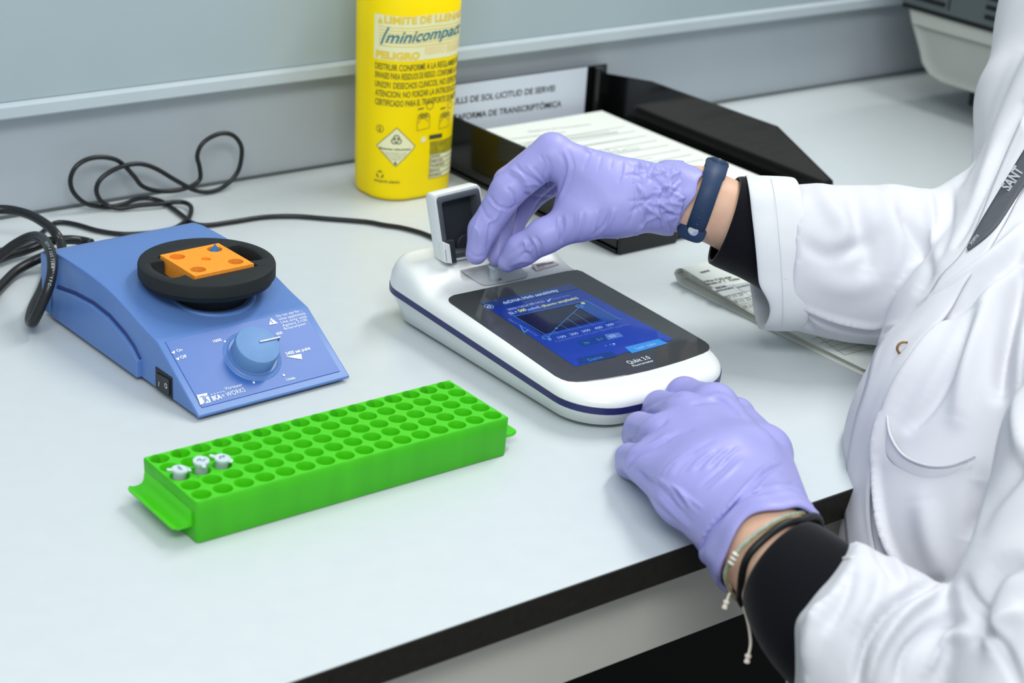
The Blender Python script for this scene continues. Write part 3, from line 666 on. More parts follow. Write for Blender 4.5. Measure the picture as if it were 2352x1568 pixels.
# crossings: lift later passes slightly toward the camera
for i in range(len(LP)):
    if i > 28: LP[i] = LP[i]+np.array([0, -.004, .0006]) if LP[i][1] > 1.40 else LP[i]+np.array([0, 0, .0022]) if i > 50 and i < 66 else LP[i]
LP = [np.array([.822, 1.090, .012]), np.array([.826, 1.112, .006])]+LP
o = MB().tube(spline(LP, 5), .0021, 10).build('thin_cable', 'cable', None, sharp=0); tag(o, 'thin black cable looping against the wall and running to the white fluorometer', 'cable')
def c1(l): return [(x*.3614, 450+y*.3614) for x, y in l]
def tcable(pts, zs, label, dz=0):
    W3 = [onbench(x, y, z+.0041) for (x, y), z in zip(c1(pts), zs)]; sp = spline(W3, 6)
    o = MB().tube(sp, .0039, 14).build('thick_cable', 'cable', None, sharp=0); tag(o, label, 'cable', 'thick black mains cables behind the vortex mixer'); return o, sp
tcable([(-160, 95), (0, 85), (100, 95), (200, 125), (300, 185), (355, 240), (385, 290), (400, 350), (440, 370)], [.03, .03, .03, .03, .028, .025, .02, .016, .014], 'topmost thick black cable arching down behind the rear of the blue mixer')
oB, spB = tcable([(-120, 450), (-60, 420), (0, 378), (100, 305), (200, 258), (270, 272), (320, 350), (333, 460), (310, 580), (265, 690), (222, 780), (203, 805), (190, 780), (212, 700), (262, 600), (300, 500), (322, 420), (350, 360)],
  [.018, .022, .028, .038, .046, .050, .052, .046, .036, .024, .013, .008, .005, .002, .001, .001, .002, .004], 'thick black cable looping down in a hairpin beside the left side of the blue mixer')
tcable([(-160, 760), (-60, 650), (0, 580), (100, 480), (200, 420), (290, 380), (350, 350)], [.001, .001, .001, .003, .006, .01, .012], 'lowest thick black cable curving up to the mixer from the left edge')
tcable([(-100, 440), (50, 380), (150, 350), (240, 315), (330, 285), (440, 278), (520, 285), (580, 300)], [.003, .003, .003, .006, .010, .010, .008, .008], 'thick black cable lying flat along the rear edge of the blue mixer')
# lettering along the hairpin cable
txt = 'H05VV-F 3G0.75MM²  YFC'; k0, k1 = 36, 58; chars = MB(); path = np.array(spB[k0-3:k1+3])
cum = np.concatenate([[0], np.cumsum(np.linalg.norm(np.diff(path, axis=0), axis=1))]); sdist = .006
for ch in txt:
    V, F = glyphs(ch, .01) if ch.strip() else (np.zeros((0, 2)), [])
    w = (V[:, 0].max() if len(V) else .35)*.0032
    if sdist+w > cum[-1]-.001: break
    if len(V):
        c = np.array([np.interp(sdist, cum, path[:, k]) for k in range(3)]); c2 = np.array([np.interp(sdist+.001, cum, path[:, k]) for k in range(3)]); d = nrm(c2-c)
        nn = nrm(-ray(*topx(c[None])[0])); nn = nrm(nn-d*(nn@d)); u = np.cross(nn, d)
        chars.add([c+nn*.0041+d*v[0]*.0032+u*(v[1]-.35)*.0032 for v in V], F)
    sdist += w+.0007
chars.build('cable_lettering', 'ink3', oB, smooth=False)

# ============================================================ GREEN RACK
ra = .0051; RX, RY, PXI, PYI, RH = .4567, .8598, .01436, .01335, .0281
rx = np.array([math.cos(ra), math.sin(ra), 0]); ry = np.array([-math.sin(ra), math.cos(ra), 0])
def rp(x, y, z): return np.array([RX, RY, 0])+rx*x+ry*y+np.array([0, 0, z])
rk = empty('tube_rack', rp(7.5*PXI, 2*PYI, 0), 'bright green plastic 80-well tube rack in the left foreground', 'rack')
x0, x1, y0, y1 = -.0082, 15*PXI+.0080, -.0088, 4*PYI+.0068
f = MB(); m_ = 28; r = .00595
A_ = [2*math.pi*(k+.5)/m_ for k in range(m_)]
for i in range(16):
    for j in range(5):
        cx_, cy_ = i*PXI, j*PYI; hx, hy = PXI/2, PYI/2; out = []
        for a in A_:
            c, s = math.cos(a), math.sin(a); tt = min(hx/max(abs(c), 1e-9), hy/max(abs(s), 1e-9)); out.append([cx_+c*tt, cy_+s*tt])
        for sx in (-1, 1):
            for sy in (-1, 1):
                kk = min(range(m_), key=lambda q: (out[q][0]-cx_-sx*hx)**2+(out[q][1]-cy_-sy*hy)**2); out[kk] = [cx_+sx*hx, cy_+sy*hy]
        for p in out:   # outer cells reach the body edge
            if i == 0 and p[0] < cx_-hx+1e-6: p[0] = x0+.0008
            if i == 15 and p[0] > cx_+hx-1e-6: p[0] = x1-.0008
            if j == 0 and p[1] < cy_-hy+1e-6: p[1] = y0+.0008
            if j == 4 and p[1] > cy_+hy-1e-6: p[1] = y1-.0008
        def C(rr_, z): return [rp(cx_+rr_*math.cos(a), cy_+rr_*math.sin(a), z) for a in A_]
        f.loft([[rp(x, y, RH) for x, y in out], C(r+.0002, RH), C(r, RH-.0004), C(r-.0001, RH-.012), C(r-.0006, .0045), C(.0001, .004)], False, False)
f.build('well_plate', 'green', rk, sharp=40)
def rring(z, ins): 
    return [rp(x, y, z) for x, y in rrect((x0+x1)/2, (y0+y1)/2, x1-x0-2*ins, y1-y0-2*ins, .0026, 6)]
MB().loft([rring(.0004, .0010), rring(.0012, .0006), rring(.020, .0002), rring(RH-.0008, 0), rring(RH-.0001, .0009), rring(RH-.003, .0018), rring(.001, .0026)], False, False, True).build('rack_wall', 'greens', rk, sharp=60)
def handle(sx):
    xe = x0 if sx < 0 else x1; mb = MB(); rings = []
    prof = [(0.0, .0210), (.0012, .0190), (.0018, .0150), (.0030, .0128), (.0060, .0118), (.0100, .0118), (.0122, .0128), (.0132, .0124), (.0130, .0108), (.0105, .0098), (.0050, .0098), (0, .0100)]
    ya, yb = y0+.006, y1-.0035
    for y, k in [(ya, .0), (ya+.0012, .75), (ya+.004, 1), (yb-.004, 1), (yb-.0012, .75), (yb, 0)]:
        rings.append([rp(xe+sx*(u*(.86+.14*k)-.0005), y, z) for u, z in prof])
    if sx > 0: rings = rings[::-1]
    mb.loft(rings); mb.build('handle', 'green', rk, sharp=50)
handle(-1); handle(1)

# ============================================================ SMALL TUBES
def make_tube(p, label, ang, tilt, ink, name='microtube', h=.0, group='capped microtubes in the green rack'):
    e = empty(name, p, label, 'tube', group)
    R = Matrix.Rotation(ang, 3, 'Z') @ Matrix.Rotation(tilt, 3, 'X')
    def L(x, y, z): v = R @ Vector((x, y, z)); return np.array(p)+np.array(v)
    A2 = np.linspace(0, 2*math.pi, 28, endpoint=False)
    def c(r_, z): return [L(r_*math.cos(a), r_*math.sin(a), z) for a in A2]
    MB().loft([c(.0006, -.0200), c(.0022, -.0188), c(.0040, -.0080), c(.0041, -.0006), c(.0047, -.0004), c(.0047, .0004), c(.0035, .0004), c(.0034, -.0080), c(.0016, -.018)], True, True).build('tube', 'tube', e, sharp=40)
    cp_ = MB().loft([c(.0033, -.0010), c(.0034, .0006), c(.0049, .0008), c(.0051, .0014), c(.0050, .0022), c(.0044, .0024), c(.0041, .0019), c(.0005, .0019)]).build('cap', 'cap', e, sharp=40)
    tab = [(-.0015, .0046, .0010), (.0015, .0046, .0010), (.0010, .0082, .0012), (-.0010, .0082, .0012)]
    bevel(MB().prism([L(*q) for q in tab], np.array(R @ Vector((0, 0, .0009)))).build('cap_tab', 'cap', cp_, smooth=False), .0002)
    hg = [(-.0020, -.0046, .0010), (.0020, -.0046, .0010), (.0016, -.0066, .0008), (-.0016, -.0066, .0008)]
    MB().prism([L(*q) for q in hg], np.array(R @ Vector((0, 0, .0006)))).build('cap_hinge', 'cap', cp_, smooth=False)
    s = MB()
    P2 = [np.array(q) for q in spline([(*q, 0) for q in ink], 4)]
    for a, b in zip(P2[:-1], P2[1:]):
        d = nrm((b-a)[:2]); u = np.array([-d[1], d[0]])*.00028; a2, b2 = a[:2], b[:2]
        s.add([L(*(q), .0026) for q in (a2-u, b2-u, b2+u, a2+u)], [(0, 1, 2, 3)])
    s.build('ink_mark', 'pen', cp_, smooth=False); return e
ink1 = [(-.002, -.001), (-.001, .001), (.0, -.0005), (.001, .0012), (.0018, 0), (.0022, .0012)]
ink2 = [(-.0025, -.0004), (-.0012, .0012), (.0002, .0004), (.0006, -.0012), (.0018, -.0006), (.0026, .0008)]
ink3 = [(-.0022, .0002), (-.001, .0016), (.0008, .001), (.0004, -.0004), (.0022, .0002), (.0016, -.0014)]
wc = lambda i, j, z=RH+.0022: rp(i*PXI, j*PYI, z)
make_tube(wc(0, 2, RH+.0030), 'leftmost capped microtube in the green rack, cap tab pointing left', 1.35, .12, ink1)
make_tube(wc(1, 2, RH+.0050), 'middle one of the three microtubes in the green rack, standing highest', 2.9, -.06, ink2)
make_tube(wc(2, 2, RH+.0030), 'rightmost of the three microtubes in the green rack, dark blue scribble on its cap', .75, .10, ink3)
# ============================================================ FLUOROMETER
QX0, QX1, QY0, QY1 = .7352, .8785, .8405, 1.0975
qb = empty('fluorometer', ((QX0+QX1)/2, (QY0+QY1)/2, 0), 'white desktop fluorometer with a blue touchscreen and an open lid', 'instrument')
def qtop(y): # height of the top shell
    base = .0305+(y-.85)*.045
    t = min(max((y-1.030)/.036, 0), 1); return base+(.0515-.0405)*t*t*(3-2*t) if y > 1.03 else base
def qzs(y): return .0202+(y-.865)/(1.09-.865)*.0085
def qout(ins, n=12):
    P = []; cx, cy = (QX0+QX1)/2, (QY0+QY1)/2; w, d = QX1-QX0-2*ins, QY1-QY0-2*ins
    bul = .006
    for sx, sy, a0, r in [(1, -1, -90, .034-ins*.6), (1, 1, 0, .026-ins*.6), (-1, 1, 90, .026-ins*.6), (-1, -1, 180, .034-ins*.6)]:
        for a in np.linspace(a0, a0+90, n):
            a = math.radians(a); x = cx+sx*(w/2-r)+r*math.cos(a); y = cy+sy*(d/2-r)+r*math.sin(a); P.append([x, y])
    out = []
    K = len(P)
    for i in range(K):      # subdivide straight runs
        a, b = np.array(P[i]), np.array(P[(i+1) % K]); L = np.linalg.norm(b-a); m = max(1, int(L/.003))
        for k in range(m): out.append(a+(b-a)*k/m)
    res = []
    for x, y in out:
        u = (x-cx)/(w/2); f_ = max(0, (cy-y)/(d/2))
        res.append((x, y-bul*(1-u*u)*(1 if f_ > .55 else max(0, (f_-.3)/.25)) if f_ > .3 else y))
    return res
def qr(ins, zf): return [(x, y, zf(y)) for x, y in qout(ins)]
O = qout(0)
def ring(ins, zf):
    c = np.array([(QX0+QX1)/2, (QY0+QY1)/2]); hw, hd = (QX1-QX0)/2, (QY1-QY0)/2
    return [(c[0]+(x-c[0])*(1-ins/hw), c[1]+(y-c[1])*(1-ins/hd), zf(c[1]+(y-c[1])*(1-ins/hd))) for x, y in O]
MB().loft([ring(.015, lambda y: .0022), ring(.0115, lambda y: .0024), ring(.0085, lambda y: .0042), ring(.0050, lambda y: qzs(y)*.55), ring(.0022, lambda y: qzs(y)-.0060), ring(.0008, lambda y: qzs(y)-.0036), ring(.0002, lambda y: qzs(y)-.0026)]).build('lower_shell', 'qwhite', qb, sharp=50)
MB().loft([ring(.0004, lambda y: qzs(y)-.0027), ring(-.0001, lambda y: qzs(y)-.0026), ring(-.0001, lambda y: qzs(y)+.0022), ring(.0004, lambda y: qzs(y)+.0023)], False, False).build('side_stripe', 'navy', qb, sharp=60)
def mix(t, extra=0): return lambda y: (qzs(y)+.0023)*(1-t)+(qtop(y))*t+extra
rings = [ring(.0003, mix(0)), ring(.0004, mix(.18)), ring(.0010, mix(.42)), ring(.0026, mix(.66)), ring(.0047, mix(.86)), ring(.0076, mix(.965)), ring(.0104, mix(1.0, -.0001)), ring(.0135, mix(1.0)), ring(.017, mix(1.0))]
for ins in (.020, .024, .028, .032, .036, .040, .044, .048, .052, .056, .060, .064, .068): rings.append(ring(ins, mix(1.0)))
MB().loft(rings).build('upper_shell', 'qwhite', qb, sharp=60)
# hinge tower behind the screen is part of the shell; feet
for x, y in [(QX0+.028, QY0+.04), (QX1-.028, QY0+.04), (QX0+.028, QY1-.03), (QX1-.028, QY1-.03)]:
    MB().lathe((x, y, .0003), (0, 0, 1), [(0, 0), (.006, 0), (.0065, .0022), (0, .0026)], 20).build('foot', 'black', qb)
gn = nrm([0, -.045, 1]); gp = np.array([.81, .93, .0305+(.93-.85)*.045])
gP = Print(gp, gn, .0005)
def G(x, y): z = .0305+(y-.85)*.045; return np.array([x, y, z])
gx0, gx1, gy1 = .7565, .8655, 1.0315
gl = [(gx0+.004, gy1), (gx0+.0012, gy1-.0012), (gx0, gy1-.004), (gx0, .8850), (gx0+.0015, .8780), (gx0+.006, .8715), (gx0+.013, .8665), (gx0+.030, .8615), (.811, .8590), (gx1-.030, .8605), (gx1-.014, .8640), (gx1-.006, .8690), (gx1-.0015, .8760), (gx1, .8835), (gx1, gy1-.009), (gx1-.0025, gy1-.003), (gx1-.009, gy1)]
gl = [(1030, 686), (1034, 682), (1042, 678), (1180, 649), (1300, 623), (1325, 620), (1338, 624), (1350, 631), (1480, 704), (1600, 773), (1620, 785), (1628, 792), (1630, 798), (1627, 804), (1616, 811), (1598, 818), (1570, 828), (1530, 840), (1490, 851), (1440, 862), (1390, 871), (1350, 876), (1325, 877), (1305, 875), (1290, 870), (1275, 862), (1160, 782), (1034, 696), (1030, 691)]
bevel(MB().prism([onpl(x, y, gp, gn)-gn*.0010 for x, y in gl][::-1], gn*.0014).build('screen_bezel', 'glass', qb, smooth=False), .0003, 2)
def fr(px, py): return onpl(px, py, gp+gn*.0006, gn)
SCR = [(1103, 695), (1310, 652), (1548, 779), (1322, 842)]
sc_ = [fr(*p) for p in SCR]
# rounded screen outline
def rounded(P, r=.002, n=4):
    out = []; K = len(P)
    for i in range(K):
        p, a, b = P[i], P[i-1], P[(i+1) % K]; u, v = nrm(a-p), nrm(b-p)
        for k in range(n+1):
            t = k/n; out.append((p+u*r)*(1-t)**2+2*p*t*(1-t)+(p+v*r)*t*t)
    return out
scr = obj('touchscreen', rounded(sc_, .003), [tuple(range(20))][:1], emitmat('screen_blue', '#2b56dc', .62, '#0d3598'), qb, smooth=False, label='lit blue display')
class SP(Print):
    pass
S1 = lambda k=1: Print(gp, gn, .0006+.0002*k)
def em(name, col, s=1.0): return emitmat(name, col, s)
q = S1(1); q.poly([(1103, 695), (1310, 652), (1330, 662), (1122, 707)]); q.build('title_bar', em('bar_blue', '#2b4c97', .45), scr, smooth=False)
q = S1(1); q.poly([(1183, 726), (1330, 694), (1393, 732), (1245, 768)]); q.build('graph_field', em('graph_dark', '#141a44', .6), scr, smooth=False)
q = S1(2); q.poly([(1325, 704), (1344, 691), (1421, 733), (1391, 741)]); q.build('graph_band', em('graph_band', '#0f4aa0', .8), scr, smooth=False)
q = S1(3)
q.line([(1181, 726), (1347, 690), (1421, 732), (1430, 732)], .0004).line([(1178, 724), (1254, 769), (1391, 739)], .0004).line([(1258, 774), (1278, 753), (1330, 706)], .0004)
q.line([(1302, 731), (1335, 752)], .0003).line([(1317, 718), (1363, 747)], .0003).line([(1288, 746), (1307, 757)], .0003).line([(1273, 761), (1281, 766)], .0003)
q.disc((1254, 775), .0030, .0024).disc((1278, 753.5), .0010).disc((1331, 703), .0029, .0023)
q.line([(1195, 747), (1204, 763), (1213, 757)], .0009)
q.build('graph_lines', em('screen_cyan', '#5a9fe8', .8), scr, smooth=False)
q = S1(3)
q.text('dsDNA High sensitivity', (1159, 698), (1284, 668), .0042, .02).text('09/01/2024 09:14:21', (1170, 713), (1252, 693), .0032, 0)
q.text('100', (1284, 777), (1302, 773), .0030, .01).text('200', (1312, 770), (1330, 766), .0030, .01).text('300', (1340, 763), (1358, 758.5), .0030, .01).text('400', (1369, 756), (1386, 751.5), .0030, .01).text('500', (1396, 749), (1412, 745), .0030, .01).text('0', (1262, 781), (1268, 780), .003, .01)
q.text('S2 =', (1173, 722), (1191, 717), .0034, .03).text('ng/mL', (1215, 713), (1245, 705), .0034, .02).line([(1257, 689), (1260, 692), (1264, 686)], .0009)
q.disc((1123, 703.5), .0036, .0031).line([(1118, 705), (1123, 701), (1128, 704)], .0007).line([(1120.5, 704.5), (1121, 706.5)], .001).line([(1125.5, 704.5), (1126, 706)], .001)
q.disc((1410, 789.5), .0011)
q.text('S2', (1403, 775), (1416, 771), .003, .02).text('Leer tubo', (1463, 802), (1509, 790), .0036, .0)
q.build('screen_text', em('screen_white', '#a9c4f2', .9), scr, smooth=False)
q = S1(3); q.text('Guardado', (1270, 689), (1311, 679), .0032, 0).text('Concentración en tubo Qubit® (ng/mL)', (1278, 786), (1445, 745), .0028, 0).text('Fluorescencia (UFR)', (1237, 770), (1171, 731), .0026, 0).disc((1402, 791), .0009).disc((1391, 793.5), .0009)
q.text('St1', (1247, 778), (1260, 775), .002, 0).text('St2', (1324, 706), (1337, 703), .002, 0); q.build('faint_text', em('screen_faint', '#5f86dd', .75), scr, smooth=False)
q = S1(3); q.text('560', (1194, 716), (1211, 712), .0036, .04).text('(Rango ampliado)', (1248, 705), (1329, 685), .0034, .02).disc((1339, 696), .0016); q.build('yellow_text', em('screen_yellow', '#d9e29a', .8), scr, smooth=False)
q = S1(1); q.poly([(1324, 784), (1388, 768), (1397, 780), (1345, 796), (1335, 793)]).poly([(1325, 822), (1405, 806), (1417, 818), (1330, 837)]); q.build('dim_button', em('button_dim', '#1c4aa2', .7), scr, smooth=False)
q = S1(2); q.poly([(1388, 768), (1421, 763), (1432, 772), (1397, 780)]); q.build('selected_button', em('button_sel', '#5c84d8', .8), scr, smooth=False)
q = S1(2); q.poly([(1435, 797), (1512, 778), (1534, 788), (1452, 811)]); q.build('read_button', em('button_light', '#3f9af0', .9), scr, smooth=False)
q = S1(4); q.text('St', (1345, 790), (1356, 787), .003, .0).text('S1', (1374, 782), (1386, 779), .003, 0).text('Datos', (1355, 829), (1386, 821), .0036, 0); q.build('button_text', em('screen_teal', '#4fa6e0', .8), scr, smooth=False)
q = Print(gp, gn, .0007); q.text('Qubit 3.0', (1446, 836), (1496, 823), .0050, .0).text('Fluorometer', (1456, 842), (1503, 829), .0028, 0); q.build('product_print', 'white_ink', qb, smooth=False)
# tube well: grey recess
def onshell(px, py, off=.0):
    z = .045
    for _ in range(12): p = onz(px, py, z+off); z = qtop(p[1])
    return onz(px, py, z+off)
wl = [(1029, 605), (1046, 616), (1052, 617), (1062, 624), (1098, 649), (1107, 654), (1117, 655), (1137, 652), (1192, 640), (1208, 635), (1213, 628), (1192, 612), (1150, 584), (1092, 594)]
wp = [onshell(*p) for p in wl]
wz = np.mean([p[2] for p in wp])
wc2 = np.mean(np.array(wl, float), 0); V = []; F = []; wll = [tuple(np.array(wl[i])*(1-t)+np.array(wl[(i+1) % len(wl)])*t) for i in range(len(wl)) for t in (0, .25, .5, .75)]; NW = len(wll)
for t in (1, .8, .6, .4, .2): V += [onshell(*(wc2+(np.array(p)-wc2)*t), .0010) for p in wll]
V.append(onshell(*wc2, .0009)); F = [(k*NW+i, k*NW+(i+1) % NW, (k+1)*NW+(i+1) % NW, (k+1)*NW+i) for k in range(4) for i in range(NW)]+[(4*NW+i, 4*NW+(i+1) % NW, 5*NW) for i in range(NW)]
obj('tube_well', V, F, 'well', qb, smooth=True)
tp = onshell(1136, 640); 
MB().lathe(tp+[0, 0, .0004], (0, 0, 1), [(.0, .0), (.0052, 0), (.0056, .0004), (.0062, .0004), (.0062, 0)], 28).build('well_rim', 'label', qb)
# maker label
lb = [onshell(x, y, .0008) for x, y in [(1221, 607), (1272, 599), (1284, 606), (1233, 621)]]
o = obj('maker_label', lb+[p-np.array([0, 0, .0007]) for p in lb], [(0, 1, 2, 3), (4, 5, 1, 0), (5, 6, 2, 1), (6, 7, 3, 2), (7, 4, 0, 3)], 'label', qb, smooth=False)
ln = nrm(np.cross(lb[1]-lb[0], lb[3]-lb[0])); ln = ln if ln[2] > 0 else -ln
q = Print(lb[0], ln, .0003); q.text('invitrogen', (1235, 612), (1272, 604), .0024, .02).text('powered by', (1233, 608), (1255, 603.5), .0012, 0).text('by Life', (1238, 616), (1252, 613), .0012, 0); q.build('label_print', 'ink2', o, smooth=False)
# lid, standing open
LYb = 1.0560
lid_n = nrm([0, -1, .10])
lidp = np.array([.78, LYb, .052])
def LD(px, py, back=0.0): return onpl(px, py, lidp-lid_n*back, lid_n)
e = empty('x', (0, 0, 0), None, None) if False else None
oA = [(1018, 601), (998, 456), (1004, 447), (1090, 425), (1101, 427), (1126, 588)]
def insetpoly(P, d):
    c = np.mean(P, 0); return [p+(c-p)*d for p in P]
P0 = rounded([LD(*p) for p in [(1019, 603), (997, 449), (1102, 424), (1128, 584)]], .0035, 5)
P1 = insetpoly(P0, .085); back = -lid_n
lidm = MB().loft([[p for p in insetpoly(P0, .07)], [p for p in P0], [p+back*.003 for p in insetpoly(P0, -.02)], [p+back*.010 for p in insetpoly(P0, -.01)], [p+back*.0135 for p in insetpoly(P0, .05)], [p+back*.0150 for p in insetpoly(P0, .2)]], False, True)
li = MB().loft([[p for p in insetpoly(P0, .07)], [p+back*.004 for p in insetpoly(P0, .07)]], False, False)
lid = lidm.build('lid', 'qwhite', qb, sharp=50)
MB().loft([[p for p in insetpoly(P0, .065)], [p-back*.0012 for p in insetpoly(P0, .10)], [p-back*.0012 for p in insetpoly(P0, .22)], [p+back*.0005 for p in insetpoly(P0, .26)], [p+back*.008 for p in insetpoly(P0, .28)]], False, False).build('gasket', 'gasket', lid, sharp=50)
MB().loft([[p+back*.0080 for p in insetpoly(P0, .262)], [p+back*.0081 for p in insetpoly(P0, .95)]]).build('recess', 'recess', lid, sharp=60)
# boss in the recess, latch step at the lower left, hinge tabs
rc_ = LD(1065, 560, .0085); MB().lathe(rc_, lid_n, [(0, 0), (.0085, 0), (.0085, .003), (.0080, .0036), (0, .0036)], 36).build('light_block', 'recess', lid)
st = [LD(*p) for p in [(1020, 552), (1038, 549), (1045, 601), (1030, 603)]]
bevel(MB().prism([p-lid_n*.001 for p in st], lid_n*.004).build('latch_block', 'recess', lid, smooth=False), .0005)
hg = [LD(*p) for p in [(1007, 551), (1024, 558), (1030, 602), (1014, 600)]]
bevel(MB().prism([p for p in hg], lid_n*.0055).build('hinge_arm', 'qwhite', lid, smooth=False), .0007)
MB().prism([LD(*p)+lid_n*.0052 for p in [(1012, 570), (1014, 570), (1017, 596), (1015, 597)]], lid_n*.0006).build('hinge_slot', 'ink3', lid, smooth=False)
# tube held above the well
make_tube(onshell(1134, 648)+np.array([0, 0, .0120]), 'clear microtube with a blue pen mark, held above the fluorometer well', 2.4, .0, ink3, h=0, group=None)

# ============================================================ FOLDED FORMS on the bench at the right
FX0, FX1, FY0, FY1 = .9945, 1.17, .8235, 1.0380
fe = empty('folded_forms', (FX0+.08, FY0+.1, 0), 'stack of folded paper forms with a handwritten date table, lying under the right coat sleeve', 'paper')
def fold_sheet(gap0, gap1, dx0, dy0, zb, m, label, name='folded_form', tilt=0):
    # side profile in (y, z): bottom leaf, round fold at the back, top leaf
    bt = [(FY0+dy0, zb), (FY0+.08, zb), (FY1-.03, zb+.0002), (FY1-.008, zb+.001)]
    fo = [(FY1-.001, zb+gap1*.4), (FY1, zb+gap1*.6), (FY1-.004, zb+gap1*.9), (FY1-.014, zb+gap1)]
    tp_ = [(FY1-.045, zb+gap1*.78), (FY1-.09, zb+gap1*.38), (FY1-.13, zb+gap0*1.1), (FY0+.03, zb+gap0), (FY0+dy0*1.5, zb+gap0)]
    pr = [p[:2] for p in spline([(*p, 0) for p in bt+fo+tp_], 4)]
    X = np.linspace(FX0+dx0, FX1, 5); V = []; F = []; n = len(pr)
    for k, x in enumerate(X):
        for (y, z) in pr: V.append((x+tilt*(y-FY0), y, z-(k*.0002)))
    for k in range(4):
        for i in range(n-1): F.append((k*n+i, k*n+i+1, (k+1)*n+i+1, (k+1)*n+i))
    e = fe; o = obj('folded_sheet', V, F, m, e, sharp=80)
    s = o.modifiers.new('t', 'SOLIDIFY'); s.thickness = .0002; s.offset = 0; return o, pr
fold_sheet(.0035, .0125, .000, 0.001, .0005, 'paper2', '')
eF, prF = fold_sheet(.0052, .0150, -.0012, -.002, .0003, 'paper', '')
fold_sheet(.0020, .0090, .0015, .004, .0010, 'paper2', '')
fold_sheet(.0010, .0060, .0030, .002, .0016, 'paper2', '')
ya = [p[0] for p in prF[len(prF)//2:]][::-1]; za = [p[1] for p in prF[len(prF)//2:]][::-1]
def onform(px, py, off=.0004):
    z = .008
    for _ in range(12): p = onz(px, py, z); z = float(np.interp(p[1], ya, za))+off
    return onz(px, py, z)
class FPrint(Print):
    def at(s, px, py): return onform(px, py)
    def __init__(s): super().__init__((0, 0, 0), (0, 0, 1), 0)
    def text(s, body, a, b, cap=None, bold=.02, shear=0):
        V, F = glyphs(body, bold); A, B_ = onform(*a), onform(*b); d = B_-A; L = np.linalg.norm(d[:2]); d = nrm([d[0], d[1], 0]); u = np.array([-d[1], d[0], 0]); sx = L/V[:, 0].max(); sy = sx if cap is None else cap/.7
        W3 = []
        for v in V:
            q = A+d*(v[0]*sx+shear*v[1]*sy)+u*v[1]*sy; W3.append((q[0], q[1], float(np.interp(q[1], ya, za))+.0004))
        s.add(W3, F); return s
q = FPrint(); q.text('Código: F-SG-030', (1612, 649), (1682, 638), .0030, .02).text('Edición nº 1   Fecha', (1621, 655), (1700, 641), .0032, .02).text('FECHA', (1647, 664), (1671, 658), .003, .03).text('(dia/mes/año)', (1646, 670), (1686, 661), .0026, .02).text('(nombre)', (1695, 661), (1722, 655), .0026, .01)
q.text('sant', (1611, 627), (1632, 622), .0036, .02)
for a, b in [((1632, 662), (1722, 648)), ((1661, 681), (1735, 666)), ((1677, 691), (1735, 678)), ((1690, 701), (1735, 691)), ((1703, 709), (1735, 702)), ((1632, 662), (1735, 721)), ((1683, 654), (1735, 686)),
             ((1860, 760), (1940, 815)), ((1940, 815), (2005, 798)), ((1922, 806), (1990, 787)), ((1903, 797), (1975, 778)), ((1884, 788), (1940, 773)), ((1865, 778), (1910, 768)), ((1960, 781), (2000, 802))]: q.line([a, b], .0003)
q.build('form_print', 'inkb', eF, smooth=False)
q = FPrint(); q.poly([(1633, 662), (1722, 648), (1733, 664), (1661, 680)]); 
for i, v in enumerate(q.V): q.V[i] = (v[0], v[1], v[2]-.0002)
q.build('table_header', 'paper3', eF, smooth=False)
q = FPrint(); q.text('27 11 23', (1672, 686), (1708, 677), .0042, 0, .2).text('29 11 23', (1687, 698), (1727, 688), .0042, 0, .2).text('29 11', (1708, 708), (1732, 702), .004, 0, .2); q.build('handwriting', 'ink2', eF, smooth=False)
q = FPrint(); q.poly([(1578, 629), (1583, 626), (1592, 633), (1587, 634)]); q.build('header_mark', 'ink2', eF, smooth=False)
# ============================================================ PERSON
def C3(l, dz=0): return [cp(x, y, d+dz) for x, y, d in l]
pe = empty('person', cp(2420, 1000, 1.35)*np.array([1, 1, 0])+np.array([0, 0, -.35]), 'person in a white lab coat and violet gloves at the right, lowering a tube', 'person')
# ---- right glove (reaching hand)
D0 = 1.365
R_ = []
k = .006
idx = C3([(1268, 349, D0), (1165, 440, D0), (1110, 528, D0+.004), (1094, 583, D0+.006)])
R_ += chain(C3([(1520, 440, D0+.005), (1395, 412, D0), (1270, 362, D0)]), [.021, .0178, .0158], k)
R_ += chain(C3([(1530, 440, D0+.028), (1400, 412, D0+.025), (1272, 360, D0+.020)]), [.020, .0170, .0148], k)
R_ += chain(C3([(1530, 445, D0+.040), (1400, 420, D0+.044), (1282, 372, D0+.040)]), [.019, .017, .0135], k)
R_ += chain(C3([(1535, 460, D0+.045), (1405, 440, D0+.056), (1295, 400, D0+.056)]), [.017, .015, .012], k)
R_ += chain(C3([(1545, 455, D0+.018), (1600, 462, D0+.020)]), [.0275, .0270], k)
# thenar and thumb
R_ += chain(C3([(1525, 470, D0+.006), (1420, 478, D0-.006), (1345, 500, D0-.010)]), [.020, .0195, .0155], .012)
R_ += chain(C3([(1345, 500, D0-.010), (1250, 541, D0-.008)]), [.0150, .0125], .008)
R_ += chain(C3([(1250, 543, D0-.008), (1198, 574, D0-.002), (1166, 601, D0+.003)]), [.0125, .0115, .0080], .006)
R_ += chain(C3([(1360, 430, D0), (1330, 470, D0)]), [.020, .018], .012)
R_ += chain(C3([(1440, 445, D0-.002), (1390, 455, D0-.004)]), [.020, .019], .012)
